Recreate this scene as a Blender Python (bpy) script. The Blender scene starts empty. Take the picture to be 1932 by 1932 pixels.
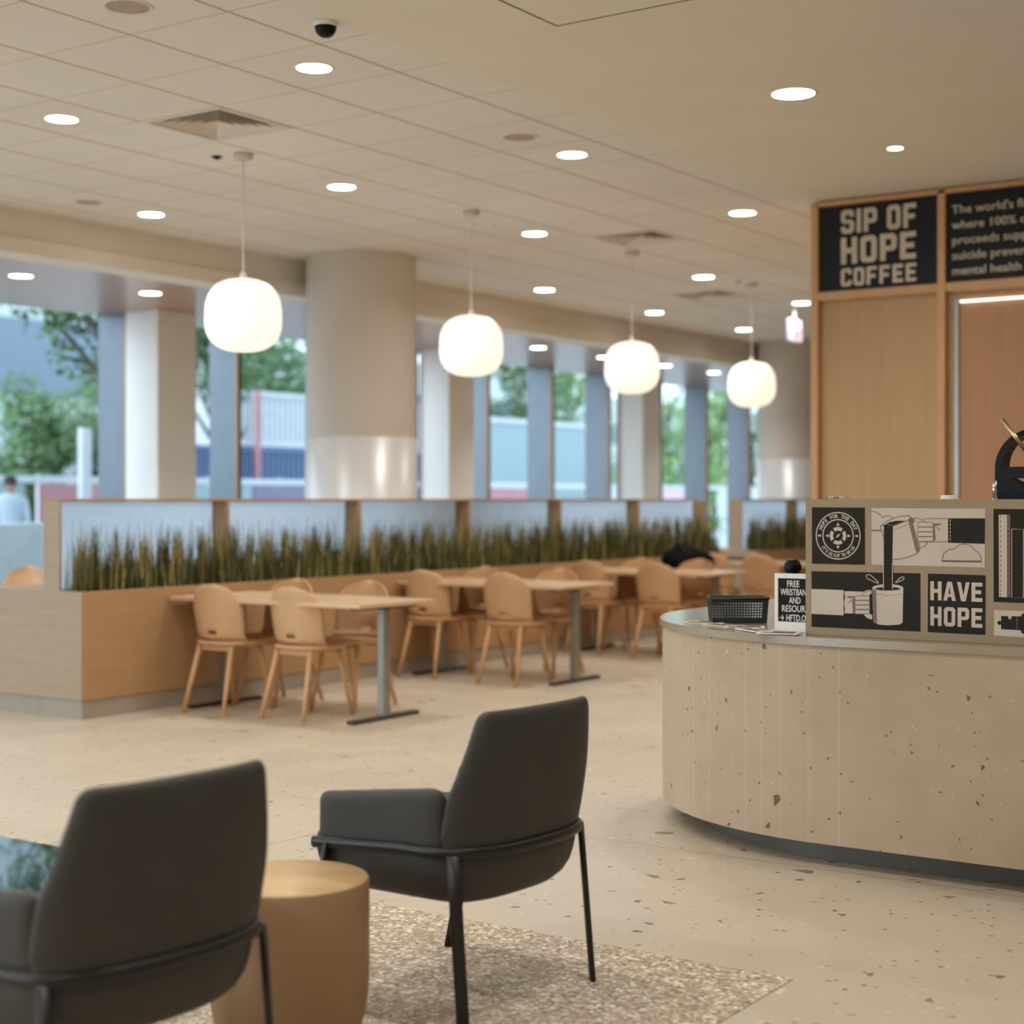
import bpy, bmesh, math, random
from mathutils import Vector, Matrix
R = random.Random(7)
PI = math.pi
D = bpy.data
COL = bpy.context.scene.collection
SC = bpy.context.scene

# ------------------------------------------------------------------ colour and materials
def lin(c):
    o = []
    for v in c:
        v = v/255.0
        o.append(v/12.92 if v <= .04045 else ((v+.055)/1.055)**2.4)
    return (o[0], o[1], o[2], 1)

class NT:
    def __init__(s, name):
        s.m = D.materials.new(name); s.m.use_nodes = True
        s.t = s.m.node_tree; s.t.nodes.clear()
        s.out = s.n('ShaderNodeOutputMaterial')
        s.b = s.n('ShaderNodeBsdfPrincipled')
        s.l(s.b.outputs[0], s.out.inputs[0])
    def n(s, ty, **kw):
        x = s.t.nodes.new(ty)
        for k, v in kw.items(): setattr(x, k, v)
        return x
    def l(s, a, b): s.t.links.new(a, b)
    def obj(s, scale=(1, 1, 1), rot=(0, 0, 0)):
        tc = s.n('ShaderNodeTexCoord'); mp = s.n('ShaderNodeMapping')
        mp.inputs['Scale'].default_value = scale; mp.inputs['Rotation'].default_value = rot
        s.l(tc.outputs['Object'], mp.inputs[0]); return mp.outputs[0]
    def noise(s, vec, scale, detail=3, rough=.5):
        x = s.n('ShaderNodeTexNoise'); x.inputs['Scale'].default_value = scale
        x.inputs['Detail'].default_value = detail; x.inputs['Roughness'].default_value = rough
        s.l(vec, x.inputs['Vector']); return x.outputs[0]
    def ramp(s, fac, stops, interp='LINEAR'):
        x = s.n('ShaderNodeValToRGB'); x.color_ramp.interpolation = interp
        e = x.color_ramp.elements
        while len(e) < len(stops): e.new(.5)
        for i, (p, c) in enumerate(stops):
            e[i].position = p; e[i].color = c if len(c) == 4 else lin(c)
        s.l(fac, x.inputs[0]); return x.outputs[0]
    def mix(s, fac, a, b):
        x = s.n('ShaderNodeMix', data_type='RGBA')
        for v, sock in ((fac, x.inputs[0]), (a, x.inputs[6]), (b, x.inputs[7])):
            if hasattr(v, 'links'): s.l(v, sock)
            else: sock.default_value = v
        return x.outputs[2]
    def math(s, op, a, b=0.0, c=None):
        x = s.n('ShaderNodeMath', operation=op)
        for v, sock in ((a, x.inputs[0]), (b, x.inputs[1]), (c, x.inputs[2])):
            if v is None: continue
            if hasattr(v, 'links'): s.l(v, sock)
            else: sock.default_value = v
        return x.outputs[0]
    def bump(s, h, strength=.2, dist=.01):
        x = s.n('ShaderNodeBump'); x.inputs['Strength'].default_value = strength
        x.inputs['Distance'].default_value = dist
        s.l(h, x.inputs['Height']); s.l(x.outputs[0], s.b.inputs['Normal'])
    def set(s, **kw):
        for k, v in kw.items():
            k = {'col': 'Base Color', 'rough': 'Roughness', 'metal': 'Metallic', 'spec': 'Specular IOR Level',
                 'em': 'Emission Color', 'es': 'Emission Strength', 'trans': 'Transmission Weight', 'coat': 'Coat Weight',
                 'crough': 'Coat Roughness', 'alpha': 'Alpha', 'sheen': 'Sheen Weight'}[k]
            if hasattr(v, 'links'): s.l(v, s.b.inputs[k])
            else: s.b.inputs[k].default_value = v
        return s

def plain(name, c, rough=.5, metal=0, var=.06, scale=6, spec=.5, bump=0, bscale=200, coat=0):
    t = NT(name); v = t.obj()
    n = t.noise(v, scale, 4)
    a = lin(c); lo = tuple(x*(1-var) for x in a[:3])+(1,); hi = tuple(min(1, x*(1+var)) for x in a[:3])+(1,)
    t.set(col=t.ramp(n, [(.3, lo), (.7, hi)]), rough=rough, metal=metal, spec=spec, coat=coat)
    if bump: t.bump(t.noise(v, bscale, 3), bump, .002)
    return t.m

def wood(name, c, grain=(1, 14, 60), rough=.5, depth=.22, rot=(0, 0, 0)):
    t = NT(name); v = t.obj(grain, rot)
    n1 = t.noise(v, 1.6, 6, .6); n2 = t.noise(v, 7, 4, .6)
    m = t.math('ADD', t.math('MULTIPLY', n1, .65), t.math('MULTIPLY', n2, .35))
    a = lin(c); lo = tuple(x*(1-depth) for x in a[:3])+(1,); hi = tuple(min(1, x*(1+depth*.5)) for x in a[:3])+(1,)
    t.set(col=t.ramp(m, [(.3, lo), (.7, hi)]), rough=rough)
    t.bump(n2, .05, .002)
    return t.m

def emit(name, c, s):
    t = NT(name); t.set(col=lin(c), em=lin(c), es=s, rough=.5); return t.m

def chips(t, vec, scale, rnd_lo, edge, col, base, warp=None):
    a = t.n('ShaderNodeTexVoronoi', feature='F1'); a.inputs['Scale'].default_value = scale
    b = t.n('ShaderNodeTexVoronoi', feature='DISTANCE_TO_EDGE'); b.inputs['Scale'].default_value = scale
    t.l(vec, a.inputs['Vector']); t.l(vec, b.inputs['Vector'])
    sep = t.n('ShaderNodeSeparateColor'); t.l(a.outputs['Color'], sep.inputs[0])
    m = t.math('MULTIPLY', t.math('GREATER_THAN', sep.outputs[0], rnd_lo), t.math('GREATER_THAN', b.outputs['Distance'], edge))
    cc = t.ramp(sep.outputs[1], col, 'CONSTANT')
    return t.mix(m, base, cc)

M = {}
def build_materials():
    # floor: poured terrazzo, sparse chips, thin joints
    t = NT('terrazzo_floor'); v = t.obj()
    base = t.ramp(t.noise(v, .7, 5, .6), [(.3, (190, 177, 157)), (.7, (205, 193, 174))])
    base = chips(t, v, 13, .982, .2, [(0, (142, 126, 108)), (.62, (226, 216, 198)), (.8, (140, 124, 104))], base)
    base = chips(t, v, 30, .978, .18, [(0, (128, 112, 94)), (.5, (222, 210, 190)), (.75, (110, 96, 82))], base)
    base = chips(t, v, 60, .972, .1, [(0, (150, 132, 112)), (.6, (216, 202, 180))], base)
    sp = t.n('ShaderNodeSeparateXYZ'); t.l(v, sp.inputs[0])
    jy = t.math('LESS_THAN', t.math('ABSOLUTE', t.math('SUBTRACT', t.math('MODULO', t.math('ADD', sp.outputs[1], 30.0-2.41+1.6), 3.2), 1.6)), .0035)
    jx = t.math('LESS_THAN', t.math('ABSOLUTE', t.math('SUBTRACT', t.math('MODULO', t.math('ADD', sp.outputs[0], 30.0-7.6+2), 4.0), 2.0)), .0035)
    j = t.math('MAXIMUM', jx, jy)
    t.set(col=t.mix(j, base, lin((165, 142, 112))), rough=t.ramp(t.noise(v, 2.5, 3), [(.3, (.33,)*3+(1,)), (.7, (.45,)*3+(1,))]), spec=.45)
    M['floor'] = t.m
    # speckled pebble rug
    t = NT('pebble_rug'); v = t.obj()
    base = lin((172, 154, 132))
    base = chips(t, v, 78, .10, .05, [(0, (168, 148, 124)), (.30, (205, 192, 170)), (.55, (186, 168, 143)), (.74, (140, 120, 102)), (.84, (226, 216, 198))], base)
    v2 = t.obj((1, 1, 1), (.3, .2, .7))
    base = chips(t, v2, 58, .80, .10, [(0, (232, 224, 206)), (.6, (148, 126, 106)), (.8, (214, 202, 182))], base)
    t.set(col=base, rough=.6); M['rug'] = t.m
    # concrete counter
    t = NT('cast_concrete'); v = t.obj()
    base = t.ramp(t.noise(v, 1.6, 6, .65), [(.3, (166, 146, 120)), (.7, (184, 164, 138))])
    base = chips(t, v, 20, .988, .2, [(0, (100, 86, 70)), (.75, (196, 182, 158))], base)
    base = chips(t, v, 44, .975, .2, [(0, (104, 90, 74)), (.85, (200, 186, 162))], base)
    base = chips(t, v, 95, .993, .12, [(0, (122, 106, 86)), (.7, (192, 178, 152))], base)
    # fine vertical form lines on the rounded end
    g = t.n('ShaderNodeNewGeometry'); sp = t.n('ShaderNodeSeparateXYZ'); t.l(v, sp.inputs[0])
    ang = t.math('ARCTAN2', t.math('SUBTRACT', sp.outputs[1], 2.43), t.math('SUBTRACT', 6.76, sp.outputs[0]))
    cb = t.n('ShaderNodeCombineXYZ'); t.l(ang, cb.inputs[0])
    ln = t.noise(cb.outputs[0], 38, 3, .7)
    on = t.math('GREATER_THAN', sp.outputs[1], 2.33)
    base2 = t.mix(t.math('MULTIPLY', on, t.ramp(ln, [(.56, (0, 0, 0, 1)), (.66, (.35, .35, .35, 1))])), base, lin((206, 190, 166)))
    t.set(col=base2, rough=.62); t.bump(ln, .08, .004); M['concrete'] = t.m
    M['plinth'] = plain('dark_metal_plinth', (96, 90, 84), .45, .3)
    M['ctop'] = plain('pale_solid_surface', (156, 142, 120), .17, 0, .03, spec=.5)
    # tiles of the lay-in ceiling
    t = NT('ceiling_tiles'); v = t.obj(); sp = t.n('ShaderNodeSeparateXYZ'); t.l(v, sp.inputs[0])
    mx = t.math('ABSOLUTE', t.math('SUBTRACT', t.math('MODULO', t.math('ADD', sp.outputs[0], 59.2-5.62+.296), .592), .296))
    my = t.math('ABSOLUTE', t.math('SUBTRACT', t.math('MODULO', t.math('ADD', sp.outputs[1], 61.0-6.735+.305), .61), .305))
    lx = t.math('LESS_THAN', mx, .0055); ly = t.math('LESS_THAN', my, .0105)
    tone = t.ramp(t.noise(v, 1.3, 3), [(.3, (227, 225, 220)), (.7, (233, 231, 227))])
    c = t.mix(t.math('MULTIPLY', lx, .55), tone, lin((186, 166, 140))); c = t.mix(t.math('MULTIPLY', ly, .8), c, lin((188, 164, 134)))
    t.set(col=c, rough=.9, spec=.1); t.bump(t.noise(v, 150, 2), .08, .002); M['tiles'] = t.m
    M['drywall'] = plain('painted_drywall', (232, 227, 215), .85, 0, .02, 2, .15)
    M['beam'] = plain('painted_bulkhead', (228, 221, 210), .75, 0, .02, 2, .2)
    M['beam2'] = plain('painted_bulkhead_lip', (234, 228, 216), .7, 0, .02, 2, .2)
    M['white_wall'] = plain('white_paint', (238, 236, 232), .6, 0, .02, 3, .3)
    M['column'] = plain('column_paint', (206, 198, 188), .55, 0, .02, 3, .3)
    M['column_low'] = plain('column_satin_cladding', (228, 228, 228), .34, .15, .02, 3, .6)
    # linear plank ceiling
    t = NT('linear_planks'); v = t.obj(); sp = t.n('ShaderNodeSeparateXYZ'); t.l(v, sp.inputs[0])
    my = t.math('ABSOLUTE', t.math('SUBTRACT', t.math('MODULO', t.math('ADD', sp.outputs[1], 40.), .135), .0675))
    gap = t.math('LESS_THAN', my, .007)
    vv = t.obj((.6, 18, 1)); wn = t.noise(vv, 2, 4)
    c = t.mix(gap, t.ramp(wn, [(.3, (176, 138, 112)), (.7, (194, 156, 130))]), lin((110, 84, 66)))
    t.set(col=c, rough=.28, spec=.8); t.b.inputs['IOR'].default_value = 1.7; M['plank'] = t.m
    M['fin'] = plain('grey_mullion', (84, 91, 100), .35, .25)
    M['fin_edge'] = plain('bronze_mullion_edge', (120, 96, 72), .4, .3)
    M['oak'] = wood('pale_oak', (184, 146, 106), (1.2, 1.2, 16), depth=.12)
    M['oak_daylit'] = wood('pale_oak_daylit', (176, 156, 130), (1.2, 1.2, 16), depth=.12)  # same oak as the fronts, with daylight on the ends mixed into its colour
    M['oak_wall'] = wood('oak_veneer_wall', (184, 146, 100), (14, 14, .7), depth=.14)
    M['oak_trim'] = wood('oak_trim', (204, 156, 108), (6, 6, .8), depth=.14)
    M['oak_dark'] = wood('warm_veneer_door', (178, 126, 86), (24, 24, .6), depth=.16)
    M['stone'] = plain('stone_plinth', (166, 156, 142), .5, 0, .08, 5)
    M['shell'] = plain('tan_moulded_shell', (210, 170, 130), .5, 0, .04, 5)
    M['shell_rim'] = M['shell']
    M['ash'] = wood('ash_legs', (218, 172, 126), (8, 8, 1), depth=.14)
    M['tabletop'] = plain('table_laminate', (218, 184, 148), .3, 0, .04, 4, .6)
    M['steel'] = plain('satin_grey_steel', (150, 150, 142), .35, .6)
    M['dark_steel'] = plain('dark_steel_foot', (72, 68, 62), .4, .6)
    M['leather'] = plain('charcoal_leather', (60, 58, 55), .55, 0, .08, 14, .4, .12, 260)
    M['blacktube'] = plain('black_powder_coated_tube', (34, 31, 29), .38, .2)
    M['drum'] = plain('bronzed_drum', (158, 124, 92), .5, .15, .05, 2.5)
    M['drum_top'] = plain('tan_drum_top', (198, 164, 118), .42, .1, .03, 2.5)
    M['black_glass'] = plain('black_glass_top', (14, 17, 14), .03, 0, .02, 2, 1.0)
    M['black'] = plain('black_plastic', (24, 24, 24), .35)
    M['gloss_black'] = plain('gloss_black', (12, 12, 12), .38, 0, .02, 3, .18)
    M['mesh_black'] = plain('black_perforated_plastic', (40, 42, 38), .5)
    M['chrome'] = plain('chrome', (205, 205, 205), .12, 1)
    M['gold'] = plain('brushed_brass', (214, 190, 140), .25, 1)
    M['sign_black'] = plain('black_vinyl', (46, 42, 39), .7, spec=.12)
    M['board_black'] = plain('black_sign_board', (24, 26, 27), .45, spec=.2)
    M['sign_white'] = plain('pale_vinyl', (196, 182, 166), .55)
    M['sign_letter'] = plain('cream_lettering', (206, 192, 170), .6)
    M['sign_brown'] = plain('brown_vinyl', (122, 96, 84), .55)
    M['panel'] = plain('taupe_display_board', (150, 131, 101), .55, 0, .03, 4)
    M['white'] = plain('white_plastic', (232, 228, 220), .4)
    M['paper'] = plain('paper', (222, 206, 184), .8)
    M['ink'] = plain('dark_print', (62, 52, 44), .7)
    M['felt'] = plain('black_letter_felt', (20, 22, 20), .9)
    M['vent_white'] = plain('vent_paint', (226, 218, 206), .5)
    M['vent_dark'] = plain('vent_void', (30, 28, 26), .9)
    M['fabric_black'] = plain('black_cloth', (20, 20, 22), .95, 0, .2, 20, .2)
    M['soil'] = plain('dark_soil', (46, 36, 28), .95)
    M['grass'] = plain('green_blades', (110, 112, 62), .6, 0, .35, 8)
    M['straw'] = plain('straw_blades', (176, 162, 104), .6, 0, .2, 8)
    M['grass_dark'] = plain('dark_green_blades', (66, 78, 40), .6, 0, .3, 8)
    M['grass_purple'] = plain('mauve_seed_heads', (110, 70, 82), .7, 0, .3, 8)
    M['down'] = emit('downlight_glow', (255, 246, 230), 14)
    M['down_small'] = emit('small_downlight_glow', (255, 240, 214), 10)
    M['led'] = emit('led_strip', (235, 245, 235), 2.2)
    # frosted glass of the divider
    t = NT('frosted_glass'); t.set(col=lin((222, 234, 246)), rough=.5, spec=.5)
    tr = t.n('ShaderNodeBsdfTranslucent'); tr.inputs[0].default_value = lin((232, 244, 255))
    ms = t.n('ShaderNodeMixShader'); ms.inputs[0].default_value = .85
    t.l(t.b.outputs[0], ms.inputs[1]); t.l(tr.outputs[0], ms.inputs[2]); t.l(ms.outputs[0], t.out.inputs[0]); M['frost'] = t.m
    # window glass
    t = NT('window_glass'); tp = t.n('ShaderNodeBsdfTransparent'); tp.inputs[0].default_value = (.92, .97, .98, 1)
    gl = t.n('ShaderNodeBsdfGlossy'); gl.inputs['Roughness'].default_value = .02
    fr = t.n('ShaderNodeLayerWeight'); fr.inputs[0].default_value = .5
    fac = t.math('ADD', t.math('MULTIPLY', t.math('POWER', fr.outputs['Facing'], 5.0), .85), .04)
    ms = t.n('ShaderNodeMixShader'); t.l(fac, ms.inputs[0]); t.l(tp.outputs[0], ms.inputs[1]); t.l(gl.outputs[0], ms.inputs[2])
    t.l(ms.outputs[0], t.out.inputs[0]); M['glass'] = t.m
    t = NT('pendant_opal_glass'); t.set(col=lin((252, 248, 238)), em=lin((255, 243, 222)), es=.8, rough=.3); M['opal'] = t.m
    # outdoors
    M['pave'] = plain('pale_paving', (176, 186, 190), .8)
    M['leaf'] = plain('tree_leaves', (86, 118, 70), .7, 0, .4, 1.2)
    M['leaf2'] = plain('light_tree_leaves', (126, 158, 92), .7, 0, .35, 1.2)
    M['bark'] = plain('bark', (84, 74, 64), .9)
    M['bld_white'] = plain('white_facade', (188, 196, 198), .7)
    M['bld_grey'] = plain('grey_blue_facade', (112, 126, 142), .6)
    M['contain'] = plain('white_corrugated_steel', (186, 190, 196), .6)
    M['blue'] = plain('navy_panel', (86, 104, 138), .6)
    M['palered'] = plain('red_banner', (168, 116, 122), .7)
    M['palepink'] = plain('pink_banner', (206, 170, 186), .7)
    M['greybanner'] = plain('mauve_banner', (118, 112, 136), .7)
    M['paleblue'] = plain('pale_blue_hoarding', (138, 156, 162), .7)
    M['skin'] = plain('skin', (150, 112, 96), .6)
    M['hair'] = plain('dark_hair', (40, 32, 28), .8)
    M['shirt'] = plain('white_shirt', (166, 176, 188), .8)
    M['trouser'] = plain('dark_trousers', (60, 66, 84), .8)
    M['yellow'] = plain('yellow_post', (214, 190, 90), .7)
    M['exit_red'] = emit('exit_red', (190, 40, 40), .35)
    M['exit_face'] = emit('exit_face', (200, 200, 214), .42)
build_materials()

# ------------------------------------------------------------------ object helpers
def mesh_obj(name, bm, mats, parent=None, smooth=False):
    me = D.meshes.new(name); bmesh.ops.recalc_face_normals(bm, faces=bm.faces); bm.to_mesh(me); bm.free()
    if not isinstance(mats, (list, tuple)): mats = [mats]
    for m in mats: me.materials.append(M[m] if isinstance(m, str) else m)
    if smooth:
        for p in me.polygons: p.use_smooth = True
    o = D.objects.new(name, me); COL.objects.link(o)
    if parent: o.parent = parent
    return o
def tag(o, label=None, cat=None, group=None, kind=None):
    if label: o['label'] = label
    if cat: o['category'] = cat
    if group: o['group'] = group
    if kind: o['kind'] = kind
    return o
def empty(name, loc=(0, 0, 0), rz=0, label=None, cat=None, group=None):
    o = D.objects.new(name, None); COL.objects.link(o); o.location = loc; o.rotation_euler = (0, 0, rz)
    o.empty_display_size = .05
    return tag(o, label, cat, group)
def copy_tree(o, parent=None):
    c = o.copy(); COL.objects.link(c)
    if parent: c.parent = parent
    for ch in list(o.children): copy_tree(ch, c)
    return c
def struct(name, bm, m, smooth=False, label=None):
    o = mesh_obj(name, bm, m, None, smooth); o['kind'] = 'structure'
    if label: o['label'] = label
    return o
def BM(): return bmesh.new()
def box(bm, x0, x1, y0, y1, z0, z1, bev=0, mi=0, seg=1):
    r = bmesh.ops.create_cube(bm, size=1)
    vs = r['verts']
    for v in vs:
        v.co = Vector((x0+(v.co.x+.5)*(x1-x0), y0+(v.co.y+.5)*(y1-y0), z0+(v.co.z+.5)*(z1-z0)))
    fs = set(f for v in vs for f in v.link_faces)
    for f in fs: f.material_index = mi
    if bev:
        es = list(set(e for v in vs for e in v.link_edges))
        bmesh.ops.bevel(bm, geom=es, offset=bev, segments=seg, affect='EDGES', profile=.5, material=mi)
    return bm
def quad(bm, a, b, c, d, mi=0):
    f = bm.faces.new([bm.verts.new(p) for p in (a, b, c, d)]); f.material_index = mi; return f
def tube(bm, pts, rads, seg=12, caps=True, mi=0, flat=None):
    """round tube along points; rads is one radius or one per point; flat=(rx, ry, dir) gives an oval section"""
    pts = [Vector(p) for p in pts]
    if not isinstance(rads, (list, tuple)): rads = [rads]*len(pts)
    rings = []; up = None
    for i, p in enumerate(pts):
        d = (pts[min(i+1, len(pts)-1)]-pts[max(i-1, 0)]).normalized()
        if up is None: up = Vector((0, 0, 1)) if abs(d.z) < .9 else Vector((1, 0, 0))
        if flat is not None and abs(Vector(flat[2]).dot(d)) < .95: up = Vector(flat[2])
        s = d.cross(up).normalized(); u = s.cross(d).normalized(); up = u
        ring = []
        for k in range(seg):
            a = 2*PI*k/seg; r = rads[i]
            fx, fy = (flat[0], flat[1]) if flat else (1, 1)
            ring.append(bm.verts.new(p+s*math.cos(a)*r*fx+u*math.sin(a)*r*fy))
        rings.append(ring)
    for a, b in zip(rings, rings[1:]):
        for k in range(seg):
            f = bm.faces.new((a[k], a[(k+1) % seg], b[(k+1) % seg], b[k])); f.material_index = mi; f.smooth = True
    if caps:
        for r in (rings[0], rings[-1]):
            f = bm.faces.new(r); f.material_index = mi
    return bm
def lathe(bm, prof, seg=32, c=(0, 0), mi=0, sx=1, sy=1):
    rings = []
    for r, z in prof:
        if r < 1e-6: rings.append([bm.verts.new((c[0], c[1], z))])
        else: rings.append([bm.verts.new((c[0]+r*sx*math.cos(2*PI*k/seg), c[1]+r*sy*math.sin(2*PI*k/seg), z)) for k in range(seg)])
    for a, b in zip(rings, rings[1:]):
        for k in range(seg):
            k2 = (k+1) % seg
            va = [a[k % len(a)]] + ([a[k2]] if len(a) > 1 else [])
            vb = ([b[k2]] if len(b) > 1 else []) + [b[k % len(b)]]
            vs = va+vb
            if len(vs) >= 3:
                f = bm.faces.new(vs); f.material_index = mi; f.smooth = True
    return bm
def prism(bm, pts, z0, z1, mi=0):
    a = [bm.verts.new((p[0], p[1], z0)) for p in pts]; b = [bm.verts.new((p[0], p[1], z1)) for p in pts]
    n = len(pts)
    for i in range(n):
        f = bm.faces.new((a[i], a[(i+1) % n], b[(i+1) % n], b[i])); f.material_index = mi
    f = bm.faces.new(a[::-1]); f.material_index = mi; f = bm.faces.new(b); f.material_index = mi
    return bm
def flat_shape(loops, th=.0008, res=1):
    """filled 2D outline with holes (even-odd), as a bmesh lying in local xy with a little thickness"""
    cu = D.curves.new('tmp', 'CURVE'); cu.dimensions = '2D'; cu.fill_mode = 'BOTH'; cu.extrude = th/2
    for lp in loops:
        sp = cu.splines.new('POLY'); sp.points.add(len(lp)-1); sp.use_cyclic_u = True
        for i, p in enumerate(lp): sp.points[i].co = (p[0], p[1], 0, 1)
    return curve_bm(cu)
def curve_bm(cu):
    o = D.objects.new('tmp', cu); COL.objects.link(o)
    dg = bpy.context.evaluated_depsgraph_get(); dg.update()
    me = o.evaluated_get(dg).to_mesh(); bm = BM(); bm.from_mesh(me)
    o.evaluated_get(dg).to_mesh_clear(); D.objects.remove(o); D.curves.remove(cu)
    return bm
def text_bm(s, size=1, th=.0008, bold=0, sx=1, align='LEFT'):
    cu = D.curves.new('tmp', 'FONT'); cu.body = s; cu.size = size; cu.extrude = th/2; cu.offset = bold; cu.align_x = align
    cu.resolution_u = 3
    bm = curve_bm(cu)
    for v in bm.verts: v.co.x *= sx
    return bm
def join(dst, src, mat=None, mi=None):
    """append src bmesh (transformed) to dst"""
    if mat is not None: bmesh.ops.transform(src, matrix=mat, verts=src.verts)
    me = D.meshes.new('tmp'); src.to_mesh(me); src.free()
    n0 = len(dst.faces); dst.from_mesh(me); D.meshes.remove(me)
    if mi is not None:
        dst.faces.ensure_lookup_table()
        for f in dst.faces[n0:]: f.material_index = mi
    return dst
# block capitals, unit height
def letter(ch, w=.62, t=.2, c=.12):
    def oct_(x0, x1, y0, y1, k): return [(x0+k, y0), (x1-k, y0), (x1, y0+k), (x1, y1-k), (x1-k, y1), (x0+k, y1), (x0, y1-k), (x0, y0+k)]
    if ch == 'H': return [[(0, 0), (t, 0), (t, .5-t/2), (w-t, .5-t/2), (w-t, 0), (w, 0), (w, 1), (w-t, 1), (w-t, .5+t/2), (t, .5+t/2), (t, 1), (0, 1)]]
    if ch == 'O': return [oct_(0, w, 0, 1, c), oct_(t, w-t, t, 1-t, .03)]
    if ch == 'P': return [[(0, 0), (t, 0), (t, .36), (w-c, .36), (w, .36+c), (w, 1-c), (w-c, 1), (0, 1)], [(t, .36+t*.9), (w-t, .36+t*.9), (w-t, 1-t), (t, 1-t)]]
    if ch == 'E': return [[(0, 0), (w*.94, 0), (w*.94, t), (t, t), (t, .5-t/2), (w*.84, .5-t/2), (w*.84, .5+t/2), (t, .5+t/2), (t, 1-t), (w*.94, 1-t), (w*.94, 1), (0, 1)]]
    if ch == 'F': return [[(0, 0), (t, 0), (t, .5-t/2-.03), (w*.84, .5-t/2-.03), (w*.84, .5+t/2-.03), (t, .5+t/2-.03), (t, 1-t), (w*.94, 1-t), (w*.94, 1), (0, 1)]]
    if ch == 'I': return [[(0, 0), (t, 0), (t, 1), (0, 1)]]
    if ch == 'A': return [[(-.03, 0), (t-.03, 0), (t+.02, .2), (w-t-.02, .2), (w-t+.03, 0), (w+.03, 0), (w*.5+t*.62, 1), (w*.5-t*.62, 1)], [(t+.055, .36), (w-t-.055, .36), (w*.5, .8)]]
    if ch == 'V': return [[(-.03, 1), (t-.03, 1), (w*.5, .3), (w-t+.03, 1), (w+.03, 1), (w*.5+t*.62, 0), (w*.5-t*.62, 0)]]
    if ch == 'C': return [[(c, 0), (w-c, 0), (w, c), (w, .34), (w-t, .34), (w-t, t), (t, t), (t, 1-t), (w-t, 1-t), (w-t, .66), (w, .66), (w, 1-c), (w-c, 1), (c, 1), (0, 1-c), (0, c)]]
    if ch == 'S': return [[(c, 0), (w-c, 0), (w, c), (w, .46), (w-c, .58), (t, .58), (t, 1-t), (w-t, 1-t), (w-t, .7), (w, .7), (w, 1-c), (w-c, 1), (c, 1), (0, 1-c), (0, .54), (c, .42), (w-t, .42), (w-t, t), (t, t), (t, .3), (0, .3), (0, c)]]
def word_loops(s, x, y, h, width):
    """block word, lower-left corner x, y, height h, fitted to width"""
    adv = 0; parts = []
    for ch in s:
        if ch == ' ': adv += .34; continue
        wd = {'I': .2}.get(ch, .62)
        parts.append((ch, adv)); adv += wd+.13
    tot = (adv-.13); k = width/tot
    out = []
    for ch, a in parts:
        for lp in letter(ch): out.append([(x+(a+px)*k, y+py*h) for px, py in lp])
    return out
# plates on planes that face -X : local (a, b) -> world (X, -a, b); so text reads left to right
def planeX(X): return Matrix(((0, 0, -1, X), (-1, 0, 0, 0), (0, 1, 0, 0), (0, 0, 0, 1)))

# ------------------------------------------------------------------ camera
H = 1.38
YAW = math.radians(34.26)
cam = D.cameras.new('camera'); co = D.objects.new('camera', cam); COL.objects.link(co)
co.location = (0, 0, H); co.rotation_euler = (PI/2, 0, YAW-PI/2)
cam.sensor_width = 56; cam.sensor_fit = 'HORIZONTAL'; cam.lens = 3030/1932*56
cam.shift_y = -(966-942)/1932; cam.clip_start = .05; cam.clip_end = 300
cam.dof.use_dof = True; cam.dof.focus_distance = 5.6; cam.dof.aperture_fstop = 2.9; cam.dof.aperture_blades = 0
SC.camera = co

# ------------------------------------------------------------------ room shell
CZ = 3.48; PZ = 3.17; BY = 9.5; WY = 11.72
XA, XB, YA = -5.0, 27.0, -4.0
b = box(BM(), XA, XB, YA, WY+.25, -.12, 0); struct('floor', b, 'floor')
# tile ceiling with openings for the three supply grilles
vents = [(6.212, 6.125), (10.948, 6.125), (14.5, 7.345)]
b = BM()
xs = [5.62+.592*k for k in range(-18, 37)]; xs = [x for x in xs if XA < x < XB]; xs = [XA]+xs+[XB]
ys = [4.6]+[4.905+.61*k for k in range(0, 8)]+[BY]
for i in range(len(xs)-1):
    for j in range(len(ys)-1):
        if any(abs(xs[i]-vx) < .03 and abs(ys[j]-vy) < .03 for vx, vy in vents): continue
        quad(b, (xs[i], ys[j], CZ), (xs[i], ys[j+1], CZ), (xs[i+1], ys[j+1], CZ), (xs[i+1], ys[j], CZ))
struct('ceiling', b, 'tiles')
b = box(BM(), XA, XB, YA, 4.6, CZ, CZ+.1); struct('ceiling', b, 'drywall')
b = BM(); box(b, XA, XB, BY, BY+.25, PZ+.1, CZ+.3); box(b, XA, XB, BY-.025, BY+.27, PZ-.01, PZ+.1, 0, 1)
struct('trim_1', b, ['beam', 'beam2'])
b = box(BM(), XA, XB, BY+.27, WY+.42, PZ, PZ+.08); struct('ceiling', b, 'plank')
b = box(BM(), XA, XB, 4.55, WY+.3, CZ+.3, CZ+.4); struct('ceiling', b, 'drywall')
b = box(BM(), XA, XB, YA-.15, YA, 0, CZ); struct('wall_right', b, 'drywall')
b = box(BM(), XB, XB+.15, YA, WY+.2, 0, CZ); struct('wall_far', b, 'drywall')
b = BM()
box(b, XA-.15, XA, YA, WY, 2.9, CZ); box(b, XA-.15, XA, YA, 6.4, 0, 2.9); box(b, XA-.15, XA, 8.9, 9.6, 0, 2.9)
struct('wall_left', b, 'white_wall')
b = box(BM(), XA-.08, XA-.07, 6.4, 9.6, 0, 2.9); struct('window_40', b, 'glass')  # unseen window; opening shaped so daylight reaches the counter but misses the armchairs

def pane_bm(x0, x1, y, z0, z1):
    b = BM(); quad(b, (x0, y, z0), (x1, y, z0), (x1, y, z1), (x0, y, z1)); return b
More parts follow.
